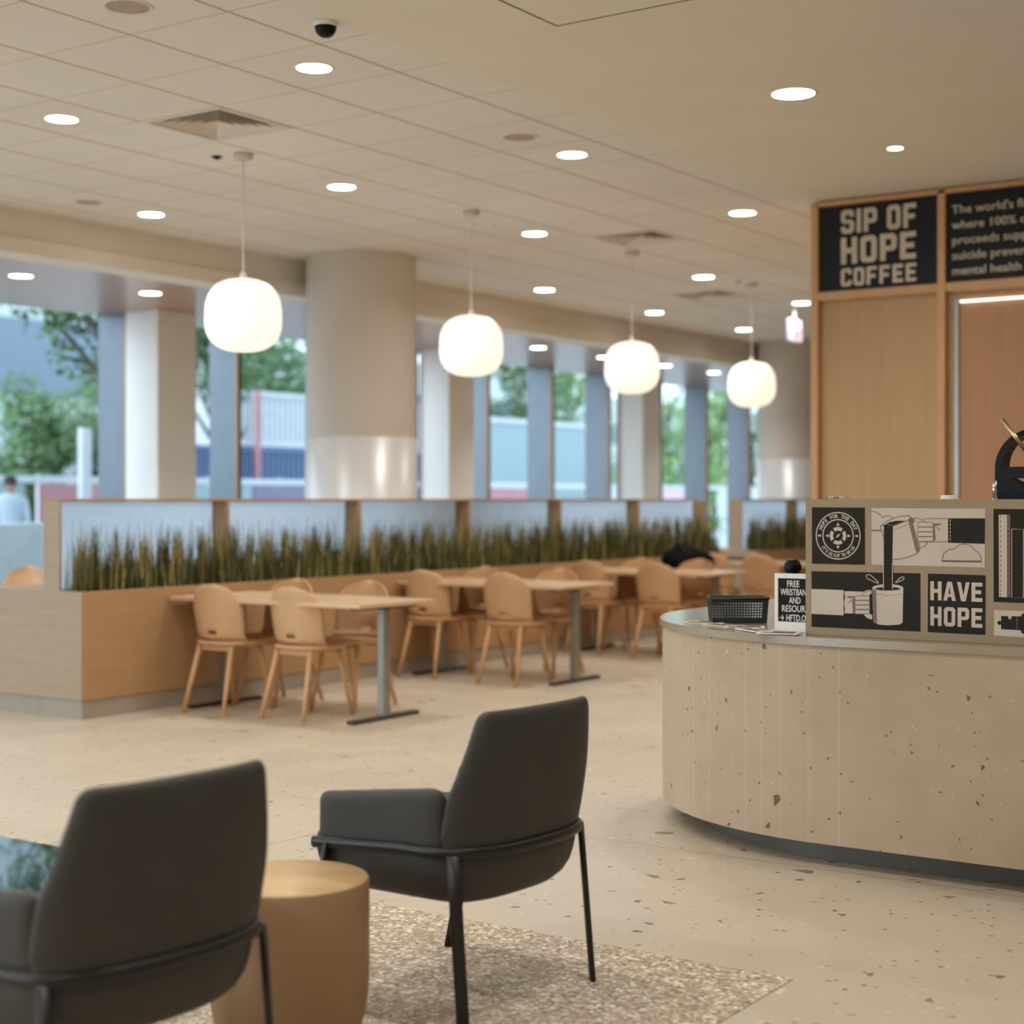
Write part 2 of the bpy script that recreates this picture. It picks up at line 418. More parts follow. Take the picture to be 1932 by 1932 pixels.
# windows : glass bays between deep grey fins
fx = [10.63+1.5*k-(.09 if k == -1 else 0) for k in range(-10, 11)]
for i, x in enumerate(fx):
    o = struct('window_%d' % (i+1), pane_bm(x+.045, x+1.5, WY, 0.06, PZ), 'glass')
    b = BM(); box(b, x, x+.045, WY+.02, WY+.38, 0, PZ, 0, 0); box(b, x-.004, x+.049, WY-.03, WY+.02, 0, PZ, 0, 1)
    mesh_obj('mullion', b, ['fin', 'fin_edge'], o)
    mesh_obj('sill', box(BM(), x+.049, x+1.496, WY-.03, WY+.06, 0, .06), 'fin', o)
# square pilasters
for i, x in enumerate([-7.8+4.6*k for k in range(1, 8)]):
    struct('wall_pilaster_%d' % (i+1), box(BM(), x, x+.5, 11.247, 11.685, 0, PZ, .006), 'white_wall', label='square white pilaster against the window wall')
# round columns
for i, (x, y) in enumerate([(1.7, 8.95), (10.81, 8.95), (19.92, 9.0)]):
    b = BM(); lathe(b, [(.478, 1.90), (.478, CZ+.05)], 64, (x, y)); c = struct('wall_column_%d' % (i+1), b, 'column', True, label='thick round structural column')
    b = BM(); lathe(b, [(.487, 0.0), (.487, 1.905), (.478, 1.91)], 64, (x, y)); mesh_obj('cladding', b, 'column_low', c, True)

# ------------------------------------------------------------------ wood wall of the kiosk with its signs
WX = 10.57
b = BM()
box(b, WX+.03, 18.0, YA, 4.60, 0, 3.43, 0, 0)
w = struct('wall_kiosk', b, 'oak_wall')
b = BM()
for (y0, y1) in ((4.583, 4.637), (3.668, 3.722), (1.75, 1.81), (-.2, -.14)): box(b, WX-.02, WX+.06, y0, y1, 0, 3.46, .003)
box(b, WX-.02, WX+.06, -4, 4.6, 3.435, 3.47, .003)
box(b, WX-.015, WX+.06, -4, 4.6, 2.775, 2.835, .003)
mesh_obj('trim', b, 'oak_trim', w)
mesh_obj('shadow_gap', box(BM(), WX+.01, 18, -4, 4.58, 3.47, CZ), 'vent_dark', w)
def sign_panel(name, y0, y1, label):
    s = mesh_obj(name, box(BM(), WX+.005, WX+.03, y0, y1, 2.84, 3.43, .002), 'board_black'); tag(s, label, 'sign'); return s
s1 = sign_panel('wall_sign', 3.727, 4.58, 'black sign with big cream coffee lettering at the left end of the wood wall')
lp = word_loops('SIP OF', -4.417, 3.232, .165, .547)+word_loops('HOPE', -4.417, 3.02, .185, .547)+word_loops('COFFEE', -4.417, 2.865, .125, .547)
bm = flat_shape(lp, .004); bmesh.ops.transform(bm, matrix=planeX(WX), verts=bm.verts)
mesh_obj('lettering', bm, 'sign_letter', s1)
s2 = sign_panel('wall_sign', 1.815, 3.662, 'black sign with small cream text, right of the coffee sign')
for k, tx in enumerate(["The world's first", "where 100% of", "proceeds support", "suicide prevention", "mental health"]):
    bt = text_bm(tx, .078, .004, .0006, 1.10)
    bmesh.ops.transform(bt, matrix=planeX(WX) @ Matrix.Translation((-3.628, 3.296-k*.103, 0)), verts=bt.verts)
    mesh_obj('text_line', bt, 'sign_letter', s2)
# recessed door with a metal edge and a light strip over it
dr = struct('door_1', box(BM(), WX+.012, WX+.03, 1.82, 3.60, 0, 2.74), 'oak_dark')
mesh_obj('edge_strip', box(BM(), WX-.004, WX+.012, 3.583, 3.607, 0, 2.72), 'steel', dr)
mesh_obj('light_strip', box(BM(), WX-.01, WX+.014, 1.86, 3.57, 2.697, 2.709), 'led', dr)

# ------------------------------------------------------------------ ceiling fittings
def downlight(x, y, z, r, label, group=None, mat='down'):
    t = empty('ceiling_downlight', (x, y, z), 0, label, 'ceiling light', group)
    b = BM(); lathe(b, [(r, -.001), (r+.012, -.004), (r+.014, -.0005), (r, .001)], 40); mesh_obj('trim_ring', b, 'white', t, True)
    b = BM(); lathe(b, [(0, -.002), (r, -.002)], 40); mesh_obj('lens', b, mat, t)
    return t
DL = [
 (5.922, 5.20, .085, 'large bright round downlight nearest the camera in the tiles, beside the dome camera'),
 (5.932, 7.05, .087, 'bright round downlight at far left, nearest the camera on its row'),
 (8.30, 5.21, .087, 'round downlight left of the drywall edge, beyond the round speaker grille'),
 (8.285, 7.03, .089, 'round downlight just beyond and right of the first pendant ceiling mount'),
 (8.294, 8.87, .09, 'round downlight near the bulkhead, left of the first pendant cord'),
 (10.69, 5.235, .093, 'round downlight nearest the left edge of the black coffee sign'),
 (10.60, 7.004, .092, 'round downlight right of the second pendant cord'),
 (13.567, 7.05, .095, 'round downlight right of the third pendant cord, above the small far vent'),
 (13.50, 8.80, .095, 'round downlight near the bulkhead between second and third pendant'),
 (15.844, 8.85, .095, 'round downlight near the bulkhead just right of the third pendant cord'),
 (15.958, 7.12, .09, 'round downlight at the far end directly above the exit sign'),
 (18.05, 8.82, .095, 'faintest downlight, far end just above the fourth pendant shade')]
for x, y, r, l in DL: downlight(x, y, CZ, r, l, 'round downlights in the tile ceiling')
downlight(7.695, 3.478, CZ, .108, 'largest round downlight in the plain drywall ceiling at upper right')
downlight(9.235, 3.515, CZ, .044, 'small round spotlight in the drywall ceiling above the wood wall', None, 'down_small')
PL = [(8.424, 10.5, 'leftmost downlight in the plank ceiling along the windows'), (9.762, 10.45, 'downlight in the plank ceiling above the first white pilaster'),
      (15.85, 10.42, 'downlight in the plank ceiling just right of the second pendant shade'), (17.38, 10.43, 'downlight in the plank ceiling peeking from the left of the third pendant shade'),
      (18.94, 10.42, 'downlight in the plank ceiling peeking from the right of the third pendant shade'), (20.36, 10.42, 'downlight in the plank ceiling left of the fourth pendant shade')]
for x, y, l in PL: downlight(x, y, PZ, .09, l, 'downlights in the plank ceiling')

def lamp(x, y, z, power, size=.16, col=(1, .97, .92), spread=150):
    l = D.lights.new('downlight_lamp', 'AREA'); l.shape = 'DISK'; l.size = size; l.energy = power; l.color = col; l.spread = math.radians(spread)
    o = D.objects.new('downlight_lamp', l); COL.objects.link(o); o.location = (x, y, z-.012); return o
LP = 13.5
for x, y, r, l in DL: lamp(x, y, CZ, LP, spread=108 if y > 8 else 150)
lamp(7.695, 3.478, CZ, LP*1.1); lamp(9.235, 3.515, CZ, LP*.5, .08)
for x in (-3.6, -1.2, 1.2, 3.56):
    for y in (1.7, 3.5, 5.2, 7.04, 8.86): lamp(x, y, CZ, LP*(1.25 if y < 4 else 1), spread=108 if y > 8 else 150)
for x in (5.9, 8.3): lamp(x, 0.2, CZ, LP); 
for x, y, l in PL: lamp(x, y, PZ, LP*.4, .16, (1, .97, .91), 80)
for x in (2, 4.1, 6.2, 12.4, 14): lamp(x, 10.45, PZ, LP*.4, .16, (1, .97, .91), 80)
lamp(12.2, 5.2, CZ, LP); lamp(14.6, 5.2, CZ, LP)

def grille(vx, vy, label, group='square supply vents'):
    t = empty('ceiling_vent', (vx+.296, vy+.305, CZ), 0, label, 'vent', group)
    hx, hy = .294, .303
    b = BM()
    for (ax, ay, bx_, by_) in ((-hx, -hy, hx, -hy+.03), (-hx, hy-.03, hx, hy), (-hx, -hy+.03, -hx+.03, hy-.03), (hx-.03, -hy+.03, hx, hy-.03)): box(b, ax, bx_, ay, by_, -.006, .002)
    mesh_obj('frame', b, 'vent_white', t)
    b = BM()
    for (r0, r1) in ((.215, .262), (.168, .215), (.121, .168), (.074, .121), (.02, .074)):
        lo = [(-r1, -r1, -.004), (r1, -r1, -.004), (r1, r1, -.004), (-r1, r1, -.004)]; hi = [(-r0, -r0, .045), (r0, -r0, .045), (r0, r0, .045), (-r0, r0, .045)]
        for k in range(4):
            k2 = (k+1) % 4; quad(b, lo[k], lo[k2], hi[k2], hi[k])
    mesh_obj('louver_blades', b, 'vent_white', t)
    b = BM(); box(b, -hx, hx, -hy, hy, .10, .11)
    for (ax, ay, bx_, by_) in ((-hx, -hy, hx, -hy+.004), (-hx, hy-.004, hx, hy), (-hx, -hy, -hx+.004, hy), (hx-.004, -hy, hx, hy)): box(b, ax, bx_, ay, by_, 0.002, .10)
    mesh_obj('plenum', b, 'vent_dark', t)
grille(*vents[0], 'large square louvered vent nearest the camera, left of the first downlights')
grille(*vents[1], 'square louvered vent further back, above the third pendant')
grille(*vents[2], 'farthest small square vent in the tile ceiling near the third pendant')
def speaker(x, y, r, l):
    t = empty('ceiling_speaker', (x, y, CZ), 0, l, 'speaker', 'round ceiling speaker grilles')
    b = BM(); lathe(b, [(r-.012, -.004), (r, -.007), (r+.006, 0)], 40); mesh_obj('rim', b, 'vent_white', t, True)
    b = BM(); lathe(b, [(0, -.0045), (r-.012, -.004)], 40); mesh_obj('grille', b, 'grille_m', t)
tt = NT('speaker_grille'); vv = tt.obj(); vo = tt.n('ShaderNodeTexVoronoi'); vo.inputs['Scale'].default_value = 160; tt.l(vv, vo.inputs['Vector'])
tt.set(col=tt.ramp(vo.outputs['Distance'], [(.25, (120, 108, 92)), (.5, (186, 172, 152))]), rough=.7); M['grille_m'] = tt.m
speaker(4.733, 5.205, .105, 'round speaker grille cut by the top edge of the picture')
speaker(7.713, 5.201, .105, 'round speaker grille flush in the tiles at top centre')
speaker(7.693, 8.854, .10, 'faint round speaker grille near the bulkhead at far left')
t = empty('dome_camera', (5.383, 4.66, CZ), 0, 'small smoked dome security camera on the ceiling edge', 'security camera')
b = BM(); lathe(b, [(0, .002), (.056, .002), (.055, -.010), (.05, -.02), (.048, -.02)], 32); mesh_obj('base', b, 'white', t, True)
b = BM(); lathe(b, [(.048, -.02), (.046, -.035), (.038, -.052), (.022, -.064), (0, -.068)], 32); mesh_obj('dome', b, 'gloss_black', t, True)
for x, y, m, l in ((7.11, 7.03, 'gloss_black', 'small dark sprinkler head between the near vent and first pendant'), (10.066, 7.042, 'white', 'small white sprinkler head right of the second pendant mount'), (14.0, 6.9, 'steel', 'small grey sprinkler head left of the fourth pendant mount')):
    t = empty('sprinkler', (x, y, CZ), 0, l, 'sprinkler')
    b = BM(); lathe(b, [(0, .002), (.034, .002), (.03, -.008), (.014, -.012)], 24); mesh_obj('escutcheon', b, 'white' if m == 'white' else m, t, True)
    b = BM(); lathe(b, [(.012, -.008), (.010, -.014), (.016, -.015), (.016, -.018), (0, -.0185)], 20); mesh_obj('deflector', b, m, t, True)
# dropped access panel of the drywall ceiling
t = tag(mesh_obj('ceiling_access_panel', box(BM(), 4.4, 5.985, 2.3, 3.845, CZ-.014, CZ+.0, .002), 'drywall'), 'flat square raised panel on the drywall ceiling at the top edge', 'ceiling panel')
b = BM()
for (x0, x1, y0, y1) in ((4.42, 5.965, 3.815, 3.825), (4.42, 5.965, 2.32, 2.33), (5.955, 5.965, 2.33, 3.815), (4.42, 4.43, 2.33, 3.815)): box(b, x0, x1, y0, y1, CZ-.0155, CZ-.0138)
mesh_obj('panel_seam', b, 'sign_brown', t)

# ------------------------------------------------------------------ pendants
def pendant(x, y, label):
    t = empty('pendant_lamp', (x, y, CZ), 0, label, 'pendant lamp', 'opal globe pendants in a row')
    b = BM(); lathe(b, [(0, -.001), (.06, -.001), (.06, -.03), (.055, -.036), (0, -.037)], 32); mesh_obj('ceiling_mount', b, 'column', t, True)
    b = BM(); tube(b, [(0, 0, -.036), (0, 0, -.78)], .0042, 8); mesh_obj('cord', b, 'white', t, True)
    cz = -(CZ-2.497); prof = []
    n = 28; hr, hz = .232, .222
    for i in range(n+1):
        a = -PI/2+PI*i/n; e = .78
        r = hr*abs(math.cos(a))**e; z = hz*math.copysign(abs(math.sin(a))**e, math.sin(a))
        r *= (1.0-.05*(z/hz)) if z < 0 else 1.0+0.0*z
        prof.append((max(r, 0) if 0 < i < n else 0, cz+z))
    b = BM(); lathe(b, prof, 56); mesh_obj('glass_shade', b, 'opal', t, True)
    b = BM(); lathe(b, [(0, cz+hz+.045), (.012, cz+hz+.044), (.02, cz+hz+.02), (.03, cz+hz-.004)], 24); mesh_obj('cap', b, 'white', t, True)
    return t
for x, y, l in ((7.147, 6.844, 'white opal pendant nearest the camera, leftmost of the row'), (9.50, 6.83, 'second white opal pendant, hanging right of the round column'),
                (11.836, 6.83, 'third white opal pendant, hanging before the middle windows'), (14.25, 6.88, 'farthest white opal pendant, next to the wood wall')):
    pendant(x, y, l)

# exit sign
t = empty('exit_sign', (15.98, 7.27, 2.98), 0, 'white illuminated exit sign with red letters hanging at the far end', 'sign')
mesh_obj('housing', box(BM(), -.01, .27, -.03, .03, .11, .345, .006), 'exit_face', t)
bt = text_bm('EXIT', .14, .003, .004, .75); join_m = Matrix.Translation((.015, -.033, .14)) @ Matrix.Rotation(PI/2, 4, 'X')
bmesh.ops.transform(bt, matrix=join_m, verts=bt.verts); mesh_obj('lettering', bt, 'exit_red', t)
mesh_obj('stem', tube(BM(), [(.13, 0, .34), (.13, 0, .499)], .012, 10), 'white', t)

# ------------------------------------------------------------------ planters with grass and framed frosted screens
def planter(x0, x1, posts, label, grass_label, seed):
    rr = random.Random(seed); y0, y1 = 7.868, 8.86
    t = empty('planter_bench', (x0, y0, 0), 0, label, 'planter')
    L = x1-x0; W = y1-y0
    b = BM()
    box(b, .01, L-.01, .01, W-.01, .0, .118); mesh_obj('stone_base', b, 'stone', t)
    b = BM()
    box(b, 0, L, 0, .022, .118, .80, .002); box(b, .0, L, .0+.36, W, .118, .80, .002, 0); box(b, L-.022, L, .022, .36, .118, .80)
    mesh_obj('front_panel', b, 'oak', t)
    mesh_obj('end_panel', box(BM(), -.004, .018, .001, W-.001, .119, .801, .002), 'oak_daylit', t)
    mesh_obj('soil', box(BM(), .018, L-.022, .022, .36, .60, .765), 'soil', t)
    fy0, fy1 = .213, .365
    b = BM()
    box(b, 0, L-.2, fy0, fy1, 1.366, 1.384, .002); mesh_obj('top_rail', b, 'oak', t)
    b = BM(); box(b, 0, .018, fy0, fy1, .80, 1.366, .001); mesh_obj('end_board', b, 'oak_daylit', t)
    for px in posts:
        mesh_obj('screen_post', box(BM(), px-x0-.035, px-x0, fy0, fy1, .75, 1.366, .001), 'oak', t)
    ps = [x0]+list(posts)
    for a, c in zip(ps, ps[1:]):
        mesh_obj('frosted_pane', box(BM(), a-x0+.02, c-x0-.036, fy1-.018, fy1-.010, .76, 1.364), 'frost', t)
    # blades
    b = BM()
    def blade(bx, by, h, w, lean, ang, mi):
        dx, dy = math.cos(ang)*lean, math.sin(ang)*lean*.45
        n = 4; prev = None
        wa = ang+PI/2+rr.uniform(-.6, .6); sx, sy = math.cos(wa), math.sin(wa)
        for k in range(n+1):
            f = k/n; x = bx+dx*f*f; y = min(by+dy*f*f, .355-w*.5); y = max(y, -.005)
            z = .74+h*(f-.06*f*f); ww = w*(1-f**2.2)*.5+.0006
            v = (b.verts.new((x-sx*ww, y-sy*ww, z)), b.verts.new((x+sx*ww, y+sy*ww, z)))
            if prev:
                fa = b.faces.new((prev[0], prev[1], v[1], v[0])); fa.material_index = mi
            prev = v
    nt = int(L*10)
    for i in range(nt):      # thick tufts: a straw sheaf at the foot, fine green above
        cx = .05+(L-.24)*(i+rr.uniform(.1, .9))/nt; cy = rr.uniform(.05, .18); m = rr.random()
        for k in range(52):
            mi = rr.choice([1, 1, 1, 0]) if m < .5 else rr.choice([0, 2, 2, 1])
            blade(cx+rr.gauss(0, .012), cy+rr.gauss(0, .01), rr.uniform(.30, .47)*(1 if m < .5 else 1.08), rr.uniform(.004, .009), rr.uniform(.0, .07), rr.uniform(0, 2*PI), mi)
    for i in range(int(L*420)):
        cx = rr.uniform(.022, L-.05 if L > 6 else L-.19); tall = rr.random() < .22
        blade(cx, rr.uniform(.03, .19), rr.uniform(.42, .56) if tall else rr.uniform(.24, .42), rr.uniform(.003, .006) if tall else rr.uniform(.005, .010), rr.uniform(0, .09), rr.uniform(0, 2*PI), rr.choice([0, 2, 2, 2, 0, 1]))
    for i in range(int(L*520)):
        blade(rr.uniform(.022, L-.06), rr.uniform(.03, .20), rr.uniform(.14, .30), rr.uniform(.007, .014), rr.uniform(0, .05), rr.uniform(0, 2*PI), rr.choice([2, 2, 0, 2, 1]))
    for i in range(int(L*7)):
        cx = rr.uniform(.03, L-.2); z = rr.uniform(.86, 1.0); y = rr.uniform(.03, .16)
        bmesh.ops.create_icosphere(b, subdivisions=1, radius=.012, matrix=Matrix.Translation((cx, y, z)))
    nb = [f for f in b.faces if len(f.verts) == 3]
    for f in nb: f.material_index = 3
    g = mesh_obj('ornamental_grass', b, ['grass', 'straw', 'grass_dark', 'grass_purple']); g.location = (x0, y0, 0)
    tag(g, grass_label, 'ornamental grass', None, 'stuff')
    return t
planter(6.78, 15.62, [8.30, 9.76, 11.23, 12.69, 14.16, 15.59], 'long oak planter divider with a framed frosted screen behind the tables', 'dense green and straw ornamental grass growing in the long planter', 3)
planter(16.48, 21.5, [18.0, 19.5, 21.0], 'second oak planter divider beyond the gap, beside the wood wall', 'ornamental grass growing in the far second planter', 5)

# ------------------------------------------------------------------ dining chairs (faces +X)
def make_chair():
    t = empty('dining_chair', (0, 0, 0))
    # back shell with a slot: grid over (u across, v up)
    b = BM(); nu, nv = 22, 16; th = .013
    def P(u, v):      # u -1..1 , v 0..1
        z = .462+v*.372
        w = .196+.014*math.sin(min(v, .6)/.6*PI/2)
        if v > .55: w *= math.sqrt(max(0, 1-((v-.55)/.455)**2.6))*.93+.07*(1-(v-.55)/.45)
        x = -.185-.045*v+(.085*(1-.35*v))*abs(u)**2.2*(w/.2)
        if v < .12: x += .035*(1-v/.12)**2
        return Vector((x, u*w, z))
    slot = lambda i, j: (9 <= i <= 12) and (j == 2)
    def grid(off):
        g = []
        for j in range(nv+1):
            row = []
            for i in range(nu+1):
                u = -1+2*i/nu; v = j/nv; p = P(u, v)
                row.append(b.verts.new(p+Vector((off, 0, 0))))
            g.append(row)
        return g
    ga, gb = grid(0), grid(th)
    for j in range(nv):
        for i in range(nu):
            if slot(i, j): continue
            b.faces.new((ga[j][i], ga[j][i+1], ga[j+1][i+1], ga[j+1][i])); b.faces.new((gb[j][i], gb[j+1][i], gb[j+1][i+1], gb[j][i+1]))
    rim = [(0, i) for i in range(nu+1)]+[(j, nu) for j in range(1, nv+1)]+[(nv, i) for i in range(nu-1, -1, -1)]+[(j, 0) for j in range(nv-1, 0, -1)]
    for k in range(len(rim)):
        (j0, i0), (j1, i1) = rim[k], rim[(k+1) % len(rim)]
        b.faces.new((ga[j0][i0], gb[j0][i0], gb[j1][i1], ga[j1][i1]))
    for (j0, i0, j1, i1) in [(2, i, 2, i+1) for i in range(9, 13)]+[(3, i, 3, i+1) for i in range(9, 13)]+[(2, 9, 3, 9), (2, 13, 3, 13)]:
        b.faces.new((ga[j0][i0], ga[j1][i1], gb[j1][i1], gb[j0][i0]))
    mesh_obj('backrest', b, 'shell', t, True)
    # seat : rounded dish
    b = BM(); out = []
    for k in range(40):
        a = 2*PI*k/40; c_, s_ = math.cos(a), math.sin(a)
        x = .205*math.copysign(abs(c_)**.75, c_); y = (.212 if x > 0 else .205)*math.copysign(abs(s_)**.7, s_)
        out.append((x, y))
    rings = []
    for (s, z) in ((1.0, .462), (1.0, .452), (.97, .440), (.8, .434), (0, .434)):
        rings.append([b.verts.new((x*s, y*s, z)) for x, y in out] if s else [b.verts.new((0, 0, z))])
    top = [[b.verts.new((x*s, y*s, z)) for x, y in out] for (s, z) in ((.96, .467), (.8, .459), (.4, .452))]+[[b.verts.new((0, 0, .451))]]
    for seq in (rings, [rings[0]]+top):
        for a_, c_ in zip(seq, seq[1:]):
            for k in range(40):
                k2 = (k+1) % 40
                b.faces.new((a_[k], a_[k2], c_[k2], c_[k]) if len(c_) > 1 else (a_[k], a_[k2], c_[0]))
    mesh_obj('seat', b, 'shell', t, True)
    for sx, sy in ((-1, -1), (-1, 1), (1, -1), (1, 1)):
        top_p = (sx*.135-.02, sy*.135, .434); bot = ((-.275 if sx < 0 else .205), sy*.172, 0.0)
        b = BM(); tube(b, [bot, Vector(bot).lerp(Vector(top_p), .5), top_p], [.0135, .0165, .0185], 12); mesh_obj('leg', b, 'ash', t, True)
    b = BM(); box(b, -.16, -.135, -.135, .135, .402, .434, .003); box(b, .10, .125, -.135, .135, .402, .434, .003)
    box(b, -.14, .11, -.02, .02, .408, .434, .002); mesh_obj('seat_frame', b, 'ash', t)
    return t
chair0 = make_chair(); used = [False]
def put_chair(x, y, deg, label, group='tan shell dining chairs'):
    c = copy_tree(chair0) if used[0] else chair0
    used[0] = True
    c.location = (x, y, 0); c.rotation_euler = (0, 0, math.radians(deg)); tag(c, label, 'chair', group); return c
# tables
def make_table(x, yo, yi, label, group='oak tables in a row along the planter'):
    t = empty('dining_table', (x, yo, 0), 0, label, 'table', group)
    W = yi-yo
    b = BM(); box(b, -.38, .38, 0, W, .714, .74, .004, 0, 2); mesh_obj('tabletop', b, 'tabletop', t)
    for k, yy in enumerate((.12, W-.14)):
        b = BM(); box(b, -.035, .035, yy-.028, yy+.028, .022, .695, .006); mesh_obj('leg', b, 'steel', t)
        b = BM(); box(b, -.33, .33, yy-.03, yy+.03, 0, .024, .005); mesh_obj('foot_bar', b, 'dark_steel', t)
        b = BM(); box(b, -.3, .3, yy-.03, yy+.03, .695, .714, .002); mesh_obj('bracket', b, 'dark_steel', t)
    return t
make_table(7.88, 6.22, 7.85, 'oak table nearest the camera on grey T-shaped legs')
make_table(10.30, 6.32, 7.85, 'middle oak table of the row, behind the nearest table')
make_table(12.66, 6.34, 7.85, 'third oak table of the row, left of the counter end')
make_table(15.05, 6.34, 7.85, 'farthest oak table, glimpsed above the concrete counter')
put_chair(7.655, 7.43, 2, 'leftmost dining chair at the nearest table, its back to the camera')
put_chair(7.71, 6.80, 1, 'dining chair with slotted back at the nearest table, right of the leftmost chair')
put_chair(8.12, 7.47, 181, 'chair facing the camera across the nearest table, on the planter side')
put_chair(8.19, 6.87, 184, 'chair facing the camera across the nearest table, beside the grey leg')
put_chair(10.11, 7.60, 1, 'dining chair with its back to the camera at the middle table, planter side')
put_chair(10.05, 6.80, 1, 'dining chair with its back to the camera at the middle table, aisle side')
put_chair(10.53, 7.58, 178, 'chair facing the camera across the middle table, planter side')
put_chair(10.56, 6.86, 183, 'chair facing the camera across the middle table, aisle side')
put_chair(12.46, 7.55, 0, 'dining chair with its back to the camera at the third table, planter side')
put_chair(12.36, 6.80, 1, 'dining chair with its back to the camera at the third table, beside the counter end')
put_chair(12.88, 7.45, 180, 'chair facing the camera across the third table, planter side, half hidden by other chairs')
put_chair(12.93, 6.86, 182, 'chair facing the camera across the third table, aisle side')
put_chair(14.80, 7.50, 0, 'chair with its back to the camera at the farthest table, planter side')
put_chair(14.72, 6.95, 0, 'shaded chair back at the farthest table, seen above the wire basket')
put_chair(8.46, 10.62, 196, 'chair behind the planter at the left picture edge, facing the camera')
put_chair(9.15, 10.85, 170, 'second chair behind the planter at the left picture edge, further back')

# black coat over the third table's planter-side chair
b = BM()
rr = random.Random(2)
n = 26; rows = 12
g = []
for j in range(rows+1):
    row = []
    for i in range(n):
        a = 2*PI*i/n; f = j/rows
        w_ = .30*(1-.25*f**2)*(1+.16*math.sin(3*a+j*.7)+rr.uniform(-.06, .06)); d_ = .11*(1+.2*math.sin(2*a+1+j))
        if f > .8: w_ *= 1-(f-.8)*3.2; d_ *= 1-(f-.8)*2
        row.append(b.verts.new((math.cos(a)*d_, math.sin(a)*w_+.05*f, f*(.38+.06*math.sin(1.3*math.sin(a)*3+.6)))))
    g.append(row)
for j in range(rows):
    for i in range(n): b.faces.new((g[j][i], g[j][(i+1) % n], g[j+1][(i+1) % n], g[j+1][i]))
b.faces.new(g[0][::-1]); b.faces.new(g[-1])
c = mesh_obj('black_coat', b, 'fabric_black', None, True); c.location = (13.32, 7.08, .56)
tag(c, 'crumpled black coat draped over a chair at the third table', 'coat')
# small black tray on the farthest table
t = empty('serving_tray', (15.05, 7.40, .74), .1, 'small dark tray lying on the farthest table', 'tray')
mesh_obj('base', box(BM(), -.12, .12, -.16, .16, 0, .012, .003), 'white', t)
b = BM()
for q in ((-.12, -.11, -.16, .16), (.11, .12, -.16, .16), (-.11, .11, -.16, -.15), (-.11, .11, .15, .16)): box(b, *q, .012, .035)
mesh_obj('rim', b, 'black', t)

# ------------------------------------------------------------------ concrete counter
def plan(off, ztop=None, n=40):
    """L-shaped counter plan with a rounded outer corner, inset by off"""
    cx, cy, r = 6.76, 2.43, 1.14-off
    pts = [(cx-r, -3.0)]
    for k in range(n+1):
        a = PI-(PI/2)*k/n; pts.append((cx+math.cos(a)*r, cy+math.sin(a)*r))
    pts += [(8.4-off, cy+r), (8.4-off, 2.75+off), (6.50-off*0, 2.75+off), (6.50, -3.0)]
    return pts
t = empty('concrete_counter', (0, 0, 0), 0, 'curved beige concrete service counter with a dark recessed base', 'counter')
o = mesh_obj('base_plinth', prism(BM(), plan(.155), 0, .09), 'plinth', t)
o = mesh_obj('concrete_front', prism(BM(), plan(0), .09, .832), 'concrete', t)
o = mesh_obj('countertop', prism(BM(), plan(-.012), .832, .862), 'ctop', t)

# display board standing on the counter, with its printed panels
PX = 5.715
t = empty('display_board', (0, 0, 0), 0, 'taupe display board with black and cream printed panels on the counter', 'display board')
mesh_obj('board', box(BM(), PX, PX+.03, -1.2, 2.533, .862, 1.38, .001), 'panel', t)
mesh_obj('shelf', box(BM(), PX+.03, PX+.24, -1.2, 2.53, 1.362, 1.379, .001), 'panel', t)
cA, sA = math.cos(YAW), math.sin(YAW)
def pp(px, py, X=PX):      # place on the board's plane X, read off the photograph
    tt_ = (px-966)/3030; d = X/(cA+tt_*sA); return (-(d*sA-tt_*d*cA), H+(942-py)*d/3030)
def layer(loops, depth, mat, name, par, px=True, X=PX):
    L2 = [[pp(*p, X) for p in lp] for lp in loops] if px else loops
    bm = flat_shape(L2, .0008); bmesh.ops.transform(bm, matrix=planeX(X-depth), verts=bm.verts)
    return mesh_obj(name, bm, mat, par)
def ribbon_bm(dst, pts, w, closed=False, dash=None):
    """thin flat line through 2D points, as quads"""
    if closed: pts = pts+[pts[0]]
    P2 = [Vector(p) for p in pts]
    if dash:
        segs = []; on, off = dash; tot = 0; cur = [P2[0]]; state = True; left = on
        for a, c in zip(P2, P2[1:]):
            d = c-a; L = d.length; pos = 0
            while L-pos > left:
                pos += left; q = a+d*(pos/L)
                if state: cur.append(q); segs.append(cur)
                cur = [q]; state = not state; left = on if state else off
            left -= L-pos; cur.append(c)
        if state and len(cur) > 1: segs.append(cur)
    else: segs = [P2]
    for sg in segs:
        pr = None
        for i, p in enumerate(sg):
            d = (sg[min(i+1, len(sg)-1)]-sg[max(i-1, 0)])
            if d.length < 1e-9: continue
            d.normalize(); nrm = Vector((-d.y, d.x))*w/2
            v = (dst.verts.new((p.x-nrm.x, p.y-nrm.y, 0)), dst.verts.new((p.x+nrm.x, p.y+nrm.y, 0)))
            if pr: dst.faces.new((pr[0], pr[1], v[1], v[0]))
            pr = v
    return dst
def lines(specs, depth, mat, name, par, w=.0022, X=PX):
    b = BM()
    for s in specs:
        pts = [pp(*p, X) for p in s['p']]
        ribbon_bm(b, pts, s.get('w', w), s.get('closed', False), s.get('dash'))
    bmesh.ops.transform(b, matrix=planeX(X-depth), verts=b.verts)
    return mesh_obj(name, b, mat, par)
def rect(x0, y0, x1, y1, dy=0): return [(x0, y0), (x1, y0+dy), (x1, y1+dy), (x0, y1)]
def ell(cx, cy, rx, ry, a0=0, a1=360, n=40, rot=0):
    o = []
    for k in range(n+1 if a1-a0 < 360 else n):
        a = math.radians(a0+(a1-a0)*k/n); x, y = rx*math.cos(a), ry*math.sin(a); c_, s_ = math.cos(math.radians(rot)), math.sin(math.radians(rot))
        o.append((cx+x*c_-y*s_, cy+x*s_+y*c_))
    return o
